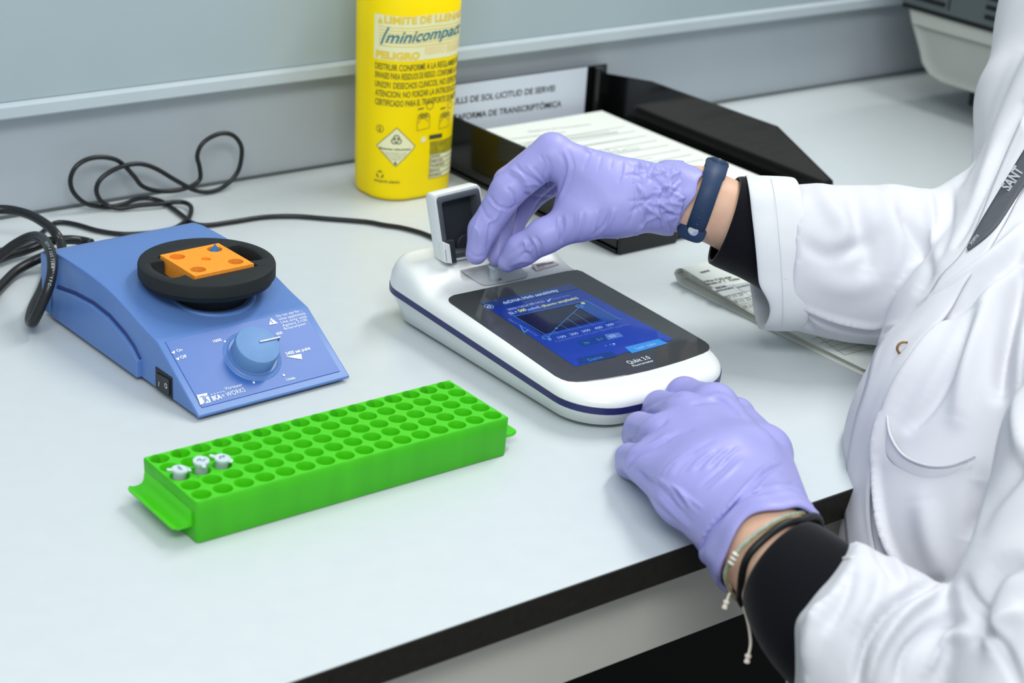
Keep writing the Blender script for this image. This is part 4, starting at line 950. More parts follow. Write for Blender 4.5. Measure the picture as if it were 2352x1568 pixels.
# fingers
R_ += chain(idx, [.0150, .0128, .0112, .0082], .0035)
mid = C3([(1266, 350, D0+.022), (1168, 418, D0+.026), (1149, 515, D0+.026), (1143, 588, D0+.022)])
R_ += chain(mid, [.0145, .0115, .0098, .0078], .0022)
rin = C3([(1280, 372, D0+.042), (1212, 440, D0+.046), (1182, 510, D0+.046), (1172, 568, D0+.040)])
R_ += chain(rin, [.0130, .0105, .0086, .0066], .0022)
pin = C3([(1295, 402, D0+.058), (1232, 445, D0+.062), (1192, 500, D0+.062), (1178, 545, D0+.056)])
R_ += chain(pin, [.0115, .0088, .0072, .0058], .0022)
wristn = cp(1700, 480, D0+.02)-cp(1500, 440, D0+.02)
V, F = surface_nets(R_, .0013, [(cp(1562, 455, D0+.02), wristn)])
V = relax(V, F, 2, .5)
st = []
A = lambda pts, w, h: st.append((pts, w, h))
# knuckle and finger creases
A([(1166, 432), (1180, 446), (1186, 470), (1165, 482)], 3, -.0010); A([(1124, 448), (1140, 470), (1165, 480)], 3, -.0011); A([(1120, 455), (1137, 476), (1160, 486)], 2.2, .0007)
A([(1168, 400), (1190, 415), (1205, 438), (1212, 452)], 4, -.0010); A([(1175, 388), (1200, 405), (1216, 430), (1222, 452)], 4, .0009); A([(1185, 378), (1205, 398), (1240, 420), (1262, 450)], 3, -.0009)
A([(1210, 380), (1228, 400), (1250, 420), (1265, 452)], 3, .0006); A([(1226, 384), (1245, 405), (1262, 432)], 2.5, -.0006); A([(1255, 360), (1266, 385), (1262, 430), (1270, 460)], 3, -.0008); A([(1288, 350), (1298, 380), (1290, 420), (1274, 460)], 3, -.0010)
A([(1296, 345), (1308, 380), (1300, 420), (1284, 455)], 3.5, .0008); A([(1305, 345), (1317, 378), (1310, 410)], 3, -.0006); A([(1240, 355), (1252, 380), (1248, 415)], 3, -.0005)
A([(1202, 425), (1230, 423), (1262, 432)], 3, .0007); A([(1208, 446), (1235, 453), (1268, 455)], 3.5, -.0012)
A([(1150, 470), (1140, 500), (1118, 515), (1115, 560)], 4, .0009); A([(1105, 470), (1116, 495), (1130, 505)], 3, -.0006); A([(1090, 520), (1100, 540), (1095, 565)], 3, .0005); A([(1128, 500), (1122, 540), (1118, 580)], 5, -.0006)
A([(1078, 580), (1095, 590), (1115, 585)], 2.5, -.0005); A([(1102, 490), (1092, 515), (1084, 545)], 3, .0005)
# thumb folds
A([(1196, 560), (1206, 556), (1212, 575), (1222, 570)], 4, .0012); A([(1222, 548), (1234, 565), (1238, 590)], 3, .0011); A([(1230, 545), (1242, 562), (1244, 585)], 2.6, -.0011); A([(1195, 590), (1210, 580), (1225, 598)], 3.5, -.0010)
A([(1172, 585), (1190, 570), (1200, 560)], 4, -.0007); A([(1175, 610), (1195, 600), (1215, 600)], 4, .0007); A([(1212, 545), (1218, 560), (1214, 580)], 3, -.0009)
for i, (x, h) in enumerate([(1285, .9), (1293, -1), (1302, .6), (1316, -.7), (1330, .8), (1338, -.8), (1352, .5), (1364, .7), (1372, -.6), (1388, -.5), (1398, .5)]):
    A([(x-3+i*1.4, 500-i*2), (x-1+i*.5, 525-i*1.5), (x-4, 552-i*.8)], 3.2, h*.00085)
A([(1290, 500), (1286, 530), (1288, 556)], 2.5, -.0012); A([(1400, 490), (1385, 520), (1360, 540)], 3.5, -.0006); A([(1415, 480), (1400, 510), (1378, 535)], 4, .0006)
# back of the hand
A([(1355, 352), (1346, 375), (1340, 390)], 3, -.0005); A([(1382, 358), (1376, 380), (1372, 392)], 3, -.0004); A([(1406, 366), (1402, 388)], 3, -.0004); A([(1430, 372), (1428, 395), (1420, 418)], 3, -.0006); A([(1436, 372), (1434, 395), (1428, 418)], 3, .0004)
A([(1345, 340), (1352, 346), (1362, 350)], 3, .0012)
# gathered glove wrist
rnd = random.Random(11)
for q_ in range(46):
    x, y = rnd.uniform(1462, 1565), rnd.uniform(380, 522); an = rnd.uniform(-.6, .6)+rnd.choice([0, 0, 1.2, -1.2]); L = rnd.uniform(10, 34); dx, dy = math.cos(an)*L, math.sin(an)*L
    A([(x-dx, y-dy), (x+rnd.uniform(-7, 7), y+rnd.uniform(-7, 7)), (x+dx, y+dy)], rnd.uniform(2.6, 5), rnd.choice([-.0010, .0012, .0010, -.0008]))
for x in (1470, 1545):
    y = 375
    while y < 525:
        y2 = y+rnd.uniform(25, 50); A([(x+rnd.uniform(-8, 8), y), (x+rnd.uniform(-10, 10), (y+y2)/2), (x+rnd.uniform(-8, 8), y2)], rnd.uniform(3, 4.5), rnd.choice([-.0010, .0012, .0010])); y = y2+rnd.uniform(2, 10)
A([(1464, 372), (1458, 420), (1462, 470), (1440, 520)], 3.5, -.0008)
V = folds(V, F, st, 1.5)
gR = obj('glove', V, F, 'glovem', pe, sharp=0)
def ringloop(c, axd, hu, hv, jit, n=64, seed=0, k0=1.0):
    """wavy closed loop: c centre, axd axis, hu/hv half-axis vectors"""
    rnd = random.Random(seed); ph = [rnd.uniform(0, 6.28) for _ in range(6)]; out = []
    for a in np.linspace(0, 2*math.pi, n, endpoint=False):
        w = sum(math.sin(a*f_+ph[i])*g for i, (f_, g) in enumerate([(2, .8), (3, .8), (5, .6), (7, .35)]))
        w2 = sum(math.sin(a*f_+ph[i]+1)*g for i, (f_, g) in enumerate([(3, .5), (5, .5), (9, .5)]))
        out.append(c+hu*math.cos(a)*(1+.018*w2*k0)+hv*math.sin(a)*(1+.018*w2*k0)+nrm(axd)*w*jit)
    return out
def glove_cuff(name, parent, rings, m='glovem', n=96):
    """ruffled open rubber hem: rings (centre, axis, hu, hv, jitter, seed)"""
    L = [ringloop(*r[:5], n=n, seed=r[5], k0=r[6]) for r in rings]
    mb = MB(); mb.loft(L, False, False); o = mb.build(name, m, parent, sharp=0); s = o.modifiers.new('t', 'SOLIDIFY'); s.thickness = .0008; s.offset = 1
    ss = o.modifiers.new('s', 'SUBSURF'); ss.levels = 1; ss.render_levels = 1
    return o
ax = nrm(cp(1600, 470, 1.385)-cp(1500, 445, 1.385)); cc = lambda x, y: cp(x, y, D0+.020)
def HV(t, b, d, dr): 
    T, Bm = cp(*t, d), cp(*b, d); return (T+Bm)/2, (T-Bm)/2, CF*dr
rg = []
for (t, b, dr, jit, sd, k0) in [((1508, 375), (1500, 522), .029, .0010, 1, 1.2), ((1528, 366), (1518, 530), .0335, .0016, 1, 2.0), ((1548, 368), (1536, 530), .0320, .0018, 3, 2.2), ((1563, 370), (1552, 527), .0345, .0026, 4, 1.8), ((1582, 376), (1567, 527), .0345, .0036, 5, 1.4), ((1592, 378), (1574, 526), .0345, .0042, 5, 1.2), ((1582, 386), (1568, 520), .0310, .0036, 5, 1.0)]:
    c, hu, hv = HV(t, b, D0+.020, dr); rg.append((c, ax, hu, hv, jit, sd, k0))
o = glove_cuff('glove_hem', gR, rg)
# ---- left glove (fist resting on the bench edge)
Hn = lambda l: [onz(x, y, z) for x, y, z in l]
L_ = []
W_ = (1738, 1235)
L_ += chain(Hn([(1775, 1200, .030), (1712, 1060, .034), (1640, 935, .034)]), [.021, .0205, .0155], .012)
L_ += chain(Hn([(1750, 1215, .031), (1660, 1075, .037), (1572, 955, .036)]), [.021, .0205, .0160], .012)
L_ += chain(Hn([(1722, 1230, .030), (1610, 1100, .035), (1518, 1002, .032)]), [.021, .0195, .0150], .012)
L_ += chain(Hn([(1700, 1245, .028), (1575, 1135, .029), (1483, 1065, .026)]), [.020, .0175, .0135], .012)
L_ += chain(Hn([(1640, 935, .034), (1572, 908, .026), (1545, 925, .012)]), [.0155, .0120, .0095], .006)
L_ += chain(Hn([(1572, 955, .036), (1516, 935, .024), (1500, 955, .011)]), [.0150, .0110, .0095], .004)
L_ += chain(Hn([(1518, 1002, .032), (1470, 983, .021), (1462, 1000, .011)]), [.0140, .0108, .0095], .0022)
L_ += chain(Hn([(1483, 1065, .026), (1448, 1052, .018), (1446, 1066, .010)]), [.0128, .0098, .0088], .0022)
# curled finger ends under the palm and the thumb along the far side
L_ += chain(Hn([(1545, 925, .012), (1600, 985, .010)]), [.0095, .0085], .004); L_ += chain(Hn([(1500, 955, .011), (1570, 1030, .010)]), [.0095, .0085], .004)
L_ += chain(Hn([(1462, 1000, .011), (1530, 1075, .010)]), [.0092, .0082], .004); L_ += chain(Hn([(1446, 1066, .010), (1520, 1120, .010)]), [.0085, .0078], .004)
L_ += chain(Hn([(1790, 1170, .022), (1755, 1040, .022), (1690, 955, .018)]), [.019, .0165, .0120], .010)
L_ += chain(Hn([(1690, 955, .018), (1625, 925, .012)]), [.0118, .0090], .006)
L_ += chain(Hn([(1738, 1232, .028), (1790, 1300, .024)]), [.028, .0295], .012)
L_ += chain(Hn([(1640, 1100, .022), (1700, 1180, .022)]), [.022, .022], .012)
lw = onz(1760, 1262, .026); lax = nrm(onz(1860, 1385, .012)-onz(1700, 1190, .03))
V, F = surface_nets(L_, .0013, [(onz(1712, 1196, .0275)+lax*.011, lax)], extra=lambda P, d: np.where(P[..., 1] > EY-.001, np.maximum(d, .0012-P[..., 2]), d))
V = relax(V, F, 2, .5); st = []
A([(1592, 927), (1640, 918), (1668, 926), (1695, 950)], 5, -.0014); A([(1620, 915), (1650, 908), (1680, 922)], 7, .0008)
A([(1527, 1012), (1555, 994), (1590, 988)], 4, -.0011); A([(1433, 1078), (1460, 1045), (1500, 1026), (1530, 1010)], 4.5, -.0016); A([(1450, 1012), (1490, 990), (1530, 965)], 5, -.0016); A([(1478, 940), (1520, 915), (1560, 905)], 5, -.0010)
A([(1455, 1040), (1500, 1020), (1530, 1000)], 5, .0009)
rnd = random.Random(5)
for i in range(11):
    x, y = 1445+i*11, 1070+i*5; A([(x, y), (x+30+rnd.uniform(-5, 5), y+22+rnd.uniform(-4, 6)), (x+55, y+55+rnd.uniform(-10, 8))], rnd.uniform(3, 5), rnd.choice([-.0007, .0008, -.0006]))
for i in range(9):
    x, y = 1520+i*16, 1060-i*2; A([(x, y+30), (x+22, y+5), (x+50, y-15)], rnd.uniform(3.5, 5), rnd.choice([-.0006, .0006, -.0005]))
A([(1640, 1225), (1700, 1150), (1760, 1085), (1795, 1070)], 4.5, -.0013); A([(1632, 1215), (1690, 1145), (1750, 1080), (1790, 1062)], 5, .0009)
A([(1660, 1225), (1720, 1150), (1775, 1118), (1820, 1112)], 4, -.0012); A([(1650, 1240), (1700, 1180), (1740, 1140), (1790, 1125)], 4.5, .0008)
A([(1610, 1115), (1650, 1080), (1690, 1040)], 4, -.0007); A([(1630, 1125), (1670, 1090), (1705, 1055)], 4, .0006); A([(1560, 1060), (1600, 1030), (1640, 1010)], 5, -.0005)
A([(1470, 1110), (1500, 1150), (1540, 1190)], 4, -.0009); A([(1490, 1110), (1530, 1160), (1580, 1210)], 4.5, .0008); A([(1500, 1100), (1540, 1145), (1590, 1200)], 4, -.0007)
for i in range(12):
    t = i/11; x, y = 1640+t*190, 1285-t*125; A([(x-25, y-14), (x-5, y+2), (x+14, y+12)], rnd.uniform(3.5, 5), rnd.choice([-.0016, .0018, .0015]))
V = folds(V, F, st, 1.7)
gL = obj('glove', V, F, 'glovem', pe, sharp=0)
c0_ = onz(1712, 1196, .0275); u_ = nrm(np.cross(lax, CF)); v_ = nrm(np.cross(lax, u_))
axd_ = nrm(onz(1762, 1262, .026)-onz(1700, 1180, .028)); c0_ = onz(1712, 1196, .0278)
rg = [(c0_+axd_*s_, lax, u_*ru, v_*rv, j_, sd_, k_) for s_, ru, rv, j_, sd_, k_ in [(.002, .0325, .0290, .0006, 1, .5), (.008, .0358, .0322, .0012, 2, 2.2), (.0125, .0338, .0308, .0014, 2, 2.6), (.0170, .0364, .0335, .0016, 4, 2.2), (.0215, .0348, .0322, .0018, 4, 1.8), (.0265, .0362, .0335, .0022, 4, 1.4), (.0325, .0352, .0330, .0024, 4, 1.0), (.0312, .0332, .0315, .0022, 4, 1.0)]]
for (t, b, z, dr, jit, sd, k0) in [] and [((1822, 1128), (1610, 1280), .028, .032, .0008, 1, .8), ((1838, 1146), (1622, 1296), .027, .0355, .0016, 2, 2.0), ((1850, 1152), (1632, 1302), .026, .0335, .0014, 3, 2.0), ((1862, 1166), (1643, 1318), .026, .0365, .0020, 4, 2.0), ((1872, 1180), (1655, 1330), .025, .0355, .0022, 4, 1.4), ((1866, 1180), (1660, 1322), .025, .0325, .0018, 4, 1.0)]:
    T, Bm = onz(*t, z), onz(*b, z); d_ = ((T+Bm)/2-CO)@CF-.014; T, Bm = cp(*t, d_), cp(*b, d_); rg.append(((T+Bm)/2, lax, (T-Bm)/2, nrm(np.cross(lax, T-Bm))*dr, jit, sd, k0))
glove_cuff('glove_hem', gL, rg)
# ---- body: one continuous skin mesh (forearms, upper arms, torso inside the clothes)
Bd = []
Bd += chain(C3([(1500, 445, D0+.020), (1600, 462, D0+.020), (1700, 505, D0+.020), (1900, 580, 1.39), (2160, 610, 1.42)]), [.0235, .0262, .0268, .034, .040], .004)
Bd += chain(C3([(2160, 610, 1.42), (2375, 468, 1.455), (2420, 245, 1.49), (2600, 40, 1.52)]), [.040, .036, .042, .056], .004)
fl = [onz(1700, 1180, .028), onz(1762, 1262, .026), onz(1850, 1375, .014), onz(1990, 1500, -.004), onz(2200, 1640, -.03), onz(2420, 1750, -.04)]
Bd += chain(fl, [.024, .0288, .0305, .037, .041, .043], .004)
elb = fl[-1]; shL = cp(2950, 420, 1.18)
Bd += chain([elb, cp(2425, 1640, .965), cp(2430, 1430, .985), cp(2560, 1050, 1.03), shL], [.040, .040, .040, .044, .052], .01)
Bd += chain(C3([(2600, 60, 1.52), (2900, 150, 1.36), (2950, 420, 1.18)]), [.06, .08, .052], .02)
Bd += chain(C3([(2800, 250, 1.42), (2650, 900, 1.36), (2600, 1500, 1.30), (2650, 2100, 1.25)]), [.10, .095, .095, .10], .02)
V, F = surface_nets(Bd, .0040); V = relax(V, F, 2, .5)
body = obj('body', V, F, 'skin', pe, sharp=0)
# ---- lab coat: sleeves and body
Ct = []
Ct += chain(C3([(1790, 588, 1.385), (1860, 592, 1.385), (1960, 603, 1.395), (2050, 606, 1.405), (2170, 620, 1.425)]), [.0530, .0545, .0580, .0590, .0610], .006)
Ct += chain(C3([(1930, 632, 1.385), (2060, 650, 1.385)]), [.046, .048], .01)
Ct += chain(C3([(2195, 612, 1.43), (2375, 465, 1.455), (2415, 245, 1.49), (2560, 30, 1.52)]), [.060, .051, .060, .085], .008)
nR = len(Ct)
Ct += chain(C3([(2570, 250, 1.42), (2448, 600, 1.37), (2362, 850, 1.30), (2320, 1050, 1.25), (2330, 1350, 1.20), (2400, 1800, 1.18), (2450, 2200, 1.2)]), [.083, .090, .103, .110, .114, .125, .13], .012)
Ct += chain(C3([(2900, 150, 1.40), (2800, 700, 1.36), (2750, 1400, 1.28), (2750, 2200, 1.25)]), [.12, .125, .12, .13], .05)
Ct += chain(C3([(2560, 30, 1.52), (2900, 100, 1.38), (2980, 420, 1.18)]), [.085, .11, .075], .04)
Ct += chain([shL, cp(2560, 1050, 1.03), cp(2430, 1430, .985), cp(2420, 1700, .96)], [.07, .062, .056, .060], .010)
Ct += chain([onz(1900, 1418, .012), onz(2010, 1510, -.002), onz(2200, 1640, -.03), onz(2420, 1760, -.04)], [.047, .052, .058, .062], .010)
pRc = cp(1800, 588, 1.385); nRc = cp(1795, 588, 1.385)-cp(1900, 594, 1.385)
lc = onz(1915, 1425, .010); nLc = nrm(np.cross(cp(1895, 1290, 1.05)-cp(1805, 1500, 1.05), CF)); nLc = nLc if nLc@(onz(1700, 1200, .03)-lc) > 0 else -nLc
nLa = nrm(np.cross(cp(1905, 1285, 1.05)-cp(1800, 1400, 1.05), CF)); nLa = nLa if nLa@CR < 0 else -nLa
nLb = nrm(np.cross(cp(1803, 1400, 1.05)-cp(1812, 1568, 1.05), CF)); nLb = nLb if nLb@CR < 0 else -nLb
def coatcuts(P, d):
    px = topx(P.reshape(-1, 3)).reshape(P.shape[:-1]+(2,))
    # sleeve openings are plane cuts across each forearm
    e1 = (P-pRc)@nrm(nRc); m1 = (px[..., 1] < 900) & (px[..., 0] < 1950); e2 = np.maximum((P-cp(1850, 1345, 1.05))@nLa, (P-cp(1803, 1450, 1.05))@nLb); m2 = (px[..., 1] > 1150) & (px[..., 0] < 2100)
    d = np.where(m1, np.maximum(d, e1), d); return np.where(m2, np.maximum(d, e2), d)
V, F = surface_nets(Ct, .0040, extra=coatcuts)
# trim the sleeve ends with planes by deleting faces beyond them (openings stay hollow)
def sleeve_trim(V, F, p, n, region):
    m = ((V-p)@nrm(n) > 0) & region(V); keep = ~m[F].any(1); return F[keep]
V = relax(V, F, 3, .5); V, F = subdivide(V, F); V = relax(V, F, 2, .5)
used = np.unique(F); mp = -np.ones(len(V), int); mp[used] = np.arange(len(used)); V = V[used]; F = mp[F]
st = []
# right sleeve
A([(1880, 425), (1905, 470), (1935, 520), (1930, 570)], 22, .0030); A([(1960, 440), (1975, 500), (1995, 560), (1990, 620)], 20, -.0045); A([(2045, 425), (2040, 480), (2060, 560), (2050, 640)], 24, .0035)
A([(1850, 560), (1900, 585), (1960, 570), (2010, 540)], 18, -.0028); A([(2070, 500), (2110, 550), (2130, 610), (2110, 660)], 16, -.0045); A([(2130, 440), (2140, 520), (2150, 600)], 14, .0030); A([(1870, 640), (1950, 660), (2020, 640)], 26, .0022)
A([(1850, 710), (1920, 735), (2000, 750), (2060, 745)], 7, .0022); A([(1850, 722), (1920, 748), (2000, 764), (2050, 760)], 6, -.0035); A([(1850, 735), (1880, 765), (1930, 782)], 7, -.0030); A([(2185, 440), (2180, 520), (2150, 600)], 10, -.0035)
# upper arm and collar side
A([(2240, 250), (2230, 350), (2215, 430)], 16, -.0030); A([(2352, 130), (2300, 260), (2270, 380), (2235, 500)], 20, .0035); A([(2352, 240), (2290, 370), (2240, 480), (2195, 560)], 9, -.0050)
# front: placket edges and long drapes
A([(2352, 520), (2280, 590), (2200, 650), (2120, 700)], 12, .0040); A([(2352, 560), (2290, 625), (2215, 690), (2140, 740), (2070, 830)], 14, -.0060)
A([(2352, 600), (2330, 700), (2310, 800), (2300, 900)], 22, -.0110); A([(2290, 640), (2250, 740), (2220, 850), (2200, 960)], 24, .0050); A([(2352, 720), (2340, 840), (2340, 960), (2352, 1050)], 20, .0060)
A([(2240, 720), (2190, 830), (2140, 920), (2090, 980)], 16, -.0050); A([(2170, 720), (2110, 820), (2050, 930), (2020, 1050)], 18, .0045); A([(2100, 780), (2040, 880), (1995, 990), (1975, 1100)], 12, -.0030)
A([(2030, 960), (2010, 1080), (2030, 1230), (2080, 1330)], 9, .0035); A([(2010, 960), (1992, 1090), (2010, 1240), (2055, 1330)], 12, -.0030)
A([(2250, 1100), (2240, 1180), (2230, 1240)], 26, -.0040); A([(2120, 1150), (2140, 1250), (2180, 1340)], 30, .0030); A([(2352, 1060), (2290, 1130), (2240, 1200)], 18, -.0050)
# left sleeve
A([(1890, 1330), (1870, 1420), (1850, 1520)], 18, .0028); A([(2160, 1330), (2060, 1380), (1990, 1470), (1965, 1568)], 11, -.0060); A([(2190, 1350), (2090, 1400), (2020, 1490), (1995, 1568)], 14, .0045); A([(2200, 1420), (2140, 1440), (2080, 1500), (2060, 1568)], 14, -.0040)
A([(2230, 1450), (2170, 1480), (2130, 1540)], 16, .0040); A([(1960, 1300), (1940, 1370), (1900, 1440)], 16, -.0028); A([(2020, 1310), (2010, 1380), (1970, 1440)], 18, .0025)
A([(2352, 1290), (2290, 1310), (2250, 1380), (2240, 1460)], 22, -.0050); A([(2352, 1400), (2300, 1430), (2280, 1500)], 22, .0050); A([(2215, 1330), (2235, 1400), (2300, 1480), (2340, 1568)], 12, -.0055)
V = folds(V, F, st, 1.6)
coat = obj('lab_coat', V, F, 'coat', pe, sharp=0)
_cV, _cN, _cpx = V, vnormals(V, F), topx(V)
_front = (_cN@CF) < 0.1; _dep = (V-CO)@CF
def skin_at(px, py, off=.001, dmin=0):
    """point on the visible coat surface under a photo point, lifted by off"""
    d2 = ((_cpx-[px, py])**2).sum(1)+1e9*(~_front)+1e9*(_dep < dmin); i = np.argsort(d2)[:70]; i = i[_dep[i] < _dep[i].min()+.03]; w = np.exp(-d2[i]/220)+1e-9
    D = (_dep[i]*w).sum()/w.sum(); return cp(px, py, D-off)
def drape(name, edgeA, edgeB, m, parent, off=.002, th=.0016, n=40, mcols=8, curl=0, fade=False, dmin=0):
    """cloth strip between two photo curves, laid on the coat"""
    a = np.array(spline(edgeA, 12)); b = np.array(spline(edgeB, 12)); T = np.linspace(0, 1, n)
    f_ = lambda c, t: np.array([np.interp(t*(len(c)-1), range(len(c)), c[:, k]) for k in (0, 1)])
    V = []; F = []
    for i, t in enumerate(T):
        A0, B0 = f_(a, t), f_(b, t)
        for j in range(mcols+1):
            s = j/mcols; p = A0*(1-s)+B0*s; V.append(skin_at(p[0], p[1], (off if not fade else off*(1-s)**.5*math.sin(math.pi*min(max(t, .02), .98))**.4-.0012*s)+curl*(1-s)**3, dmin))
    V = np.array(V).reshape(n, mcols+1, 3)
    for _ in range(6): V[1:-1] = (V[:-2]+2*V[1:-1]+V[2:])/4
    for i in range(n-1):
        for j in range(mcols): k = i*(mcols+1)+j; F.append((k, k+1, k+mcols+2, k+mcols+1))
    o = obj(name, V.reshape(-1, 3), F, m, parent, sharp=0); s = o.modifiers.new('t', 'SOLIDIFY'); s.thickness = th; s.offset = 0; return o
# front edge (placket) and collar fold
drape('placket', [(2352, 262), (2290, 400), (2222, 575), (2160, 630), (2130, 690), (2036, 765), (2006, 815), (1992, 880), (1965, 960), (1948, 1050), (1940, 1140), (1942, 1200), (1948, 1262)], [(2385, 350), (2330, 470), (2262, 590), (2215, 650), (2180, 720), (2110, 790), (2080, 850), (2050, 930), (2020, 1010), (2003, 1080), (1996, 1150), (2000, 1215), (2012, 1270)], 'coat', coat, .0025, .0018, 60, 8, .001, False, 1.10)
drape('pocket', [(2037, 952), (2045, 1000), (2075, 1045), (2125, 1068), (2175, 1070), (2222, 1056)], [(2020, 985), (2028, 1030), (2062, 1075), (2120, 1100), (2178, 1096), (2222, 1074)], 'coat', coat, .0025, .0010, 40, 8, 0, True)
pts = spline([skin_at(x, y, .0045) for x, y in [(2037, 950), (2045, 1000), (2075, 1045), (2125, 1068), (2175, 1070), (2215, 1058), (2240, 1047)]], 6); MB().tube(pts, .0009, 8).build('pocket_hem', 'coat', coat, sharp=0)
# brass snap showing at the front edge
c = skin_at(2078, 800, .0055); MB().tube([c+CR*.0050*math.cos(a)+CU*.0042*math.sin(a) for a in np.linspace(1.2, 4.6, 20)], .0009, 8).build('snap_fastener', 'brass', coat, sharp=0, label='brown ring of the snap fastener')
# seam lines on the sleeve
for sm in []:
    MB().tube(spline([skin_at(x, y, .0008) for x, y in sm], 6), .0004, 6).build('sleeve_seam', 'seam', coat, sharp=0)
# ---- folded-back right cuff
def oval(top, bot, D, dr, bow=0, n=48, sq=2.4, tilt=0):
    T, Bm = cp(*top, D+tilt), cp(*bot, D-tilt); c = (T+Bm)/2; hu = (T-Bm)/2; out = []; axn = nrm(np.cross(hu, CF))
    axn = axn if axn@CR > 0 else -axn
    for a in np.linspace(0, 2*math.pi, n, endpoint=False):
        ca, sa = math.cos(a), math.sin(a); ca, sa = math.copysign(abs(ca)**(2/sq), ca), math.copysign(abs(sa)**(2/sq), sa)
        out.append(c+hu*ca-CF*dr*sa+axn*bow*(-sa if sa > 0 else -sa*.3))
    return out
cuf = [oval((1712, 404), (1748, 752), 1.385, .044, .004), oval((1709, 402), (1742, 758), 1.385, .0475, .004), oval((1760, 404), (1790, 762), 1.385, .0500, .002), oval((1818, 406), (1844, 760), 1.385, .0510, .000), oval((1822, 412), (1846, 752), 1.385, .0480, .000),
       oval((1815, 425), (1838, 738), 1.385, .0460, 0), oval((1720, 418), (1758, 735), 1.385, .0410, .003)]
# let the lower hanging corner gape
o = MB().loft(cuf, closed=True).build('folded_cuff', 'coat2', coat, sharp=0)
me = o.data; base = world_loc(o)
for v in me.vertices:
    w = np.array(v.co)+base; p = topx(w[None])[0]
    t_ = (p[1]-400)/360; dent = math.sin(t_*17)*.0007+math.sin(t_*31+p[0]*.02)*.0004
    w = w-CF*dent
    if p[1] > 660 and p[0] < 1800 and (w-CO)@CF < 1.380: w = w+(CR*.0085-CU*.0)*math.sin(min(max((p[1]-660)/100, 0), 1)*3.14)*max(0, 1-(p[0]-1735)/70)
    v.co = tuple(w-base)
sb = o.modifiers.new('s', 'SUBSURF'); sb.levels = 1; sb.render_levels = 2
MB().tube(spline([p-CF*.0012 for p in oval((1762, 403), (1789, 763), 1.385, .0498, .002)[3:22]], 3), .00016, 6).build('cuff_stitching', 'seam', o, sharp=0)
_q = np.array([v.co[:] for v in me.vertices])+base; _qp = topx(_q); _qd = (_q-CO)@CF
def cuffd(x, y):
    d2 = ((_qp-[x, y])**2).sum(1)+1e9*(_qd > 1.37); i = np.argsort(d2)[:4]; return cp(x, y, _qd[i].mean()-.0004)
MB().tube([cuffd(x, 642-(x-1770)*.05) for x in range(1770, 1838, 8)], .0003, 6).build('cuff_seam', 'seam', o, sharp=0)
# ---- black sweater sleeves
sw_ = [oval((1690, 407), (1622, 604), 1.385, .036, -.003, sq=2.1), oval((1700, 404), (1660, 620), 1.385, .038, -.002, sq=2.1), oval((1730, 408), (1728, 648), 1.385, .040, 0), oval((1800, 430), (1800, 700), 1.39, .040, 0)]
sw_ = [oval((1697, 414), (1634, 596), 1.385, .033, -.003, sq=2.1)]+sw_
o = MB().loft(sw_, False, False).build('sweater_sleeve', 'sweater', pe, sharp=0, label='flared black sweater cuff at the right wrist'); s = o.modifiers.new('s', 'SUBSURF'); s.render_levels = 1; s.levels = 1
def ovalL(top, bot, D0_, dr, n=48, bow=0, dD=0):
    T, Bm = cp(*top, D0_+dD), cp(*bot, D0_-dD); c = (T+Bm)/2; hu = (T-Bm)/2; v = nrm(np.cross(lax, hu))*dr
    if v@CF > 0: v = -v
    return [c+hu*math.cos(a)+v*math.sin(a)-lax*bow*max(math.sin(a), -.3) for a in np.linspace(0, 2*math.pi, n, endpoint=False)]
sl = [ovalL((1868, 1204), (1722, 1392), 1.062, .0305, bow=-.0055), ovalL((1877, 1200), (1712, 1398), 1.060, .0330, bow=-.0055), ovalL((1935, 1238), (1735, 1462), 1.050, .0365, bow=-.0045), ovalL((1985, 1268), (1775, 1530), 1.042, .038), ovalL((2060, 1340), (1850, 1610), 1.035, .038)]
o = MB().loft(sl, False, False).build('sweater_sleeve', 'sweater', pe, sharp=0, label='black sweater cuff at the left wrist'); s = o.modifiers.new('s', 'SUBSURF'); s.render_levels = 1; s.levels = 1
# rim of the left coat sleeve opening
rim = [skin_at(x, y, .0005) for x, y in [(1960, 1282), (1908, 1292), (1864, 1334), (1832, 1372), (1806, 1412), (1806, 1480), (1812, 1568)]]
MB().tube(spline(rim, 6), .0016, 10).build('sleeve_hem', 'coat2', coat, sharp=0)

# ============================================================ WORN THINGS
fb = empty('fitness_band', cp(1622, 460, 1.38), 'dark navy silicone fitness band round the right wrist', 'wristband')
U = (cp(1647, 374, 1.385)-cp(1590, 540, 1.385))/2; cB = cp(1619, 458, 1.385); Vd = CF*.0315; wd = nrm(cp(1700, 485, 1.385)-cp(1600, 455, 1.385))
wd = nrm(wd-nrm(U)*(wd@nrm(U))); rings = []
for a in np.linspace(0, 2*math.pi, 64, endpoint=False):
    c, s = math.cos(a), math.sin(a); w = .0072 if c < .55 else .0085; P = cB+U*1.02*c-Vd*s*1.0; nn = nrm(U*c/(np.linalg.norm(U)**2)-Vd*s/(.0315**2))
    dx = -.0015*s
    rings.append([P+wd*(q*w+dx)+nn*h for q, h in [(-1, -.0006), (-.85, .0008), (0, .0013), (.85, .0008), (1, -.0006), (0, -.0007)]])
MB().loft(rings, closed=True).build('strap', 'band', fb, sharp=60)
cc_ = cB+U*1.02*1.0+U*.06; nn = nrm(U)
pill = lambda r1, r2, h: [cc_-nn*.0012+wd*(r1*math.cos(a))+nrm(Vd)*(r2*math.sin(a))+nn*h for a in np.linspace(0, 2*math.pi, 32, endpoint=False)]
MB().loft([pill(.0086, .0155, -.004), pill(.0092, .0150, -.001), pill(.0084, .0142, .0006), pill(.0070, .0128, .0010)]).build('tracker_case', 'band', fb, sharp=50)
MB().loft([pill(.0066, .0122, .0009), pill(.0062, .0118, .0016), pill(.004, .009, .0019)]).build('display', 'glass', fb, sharp=60)
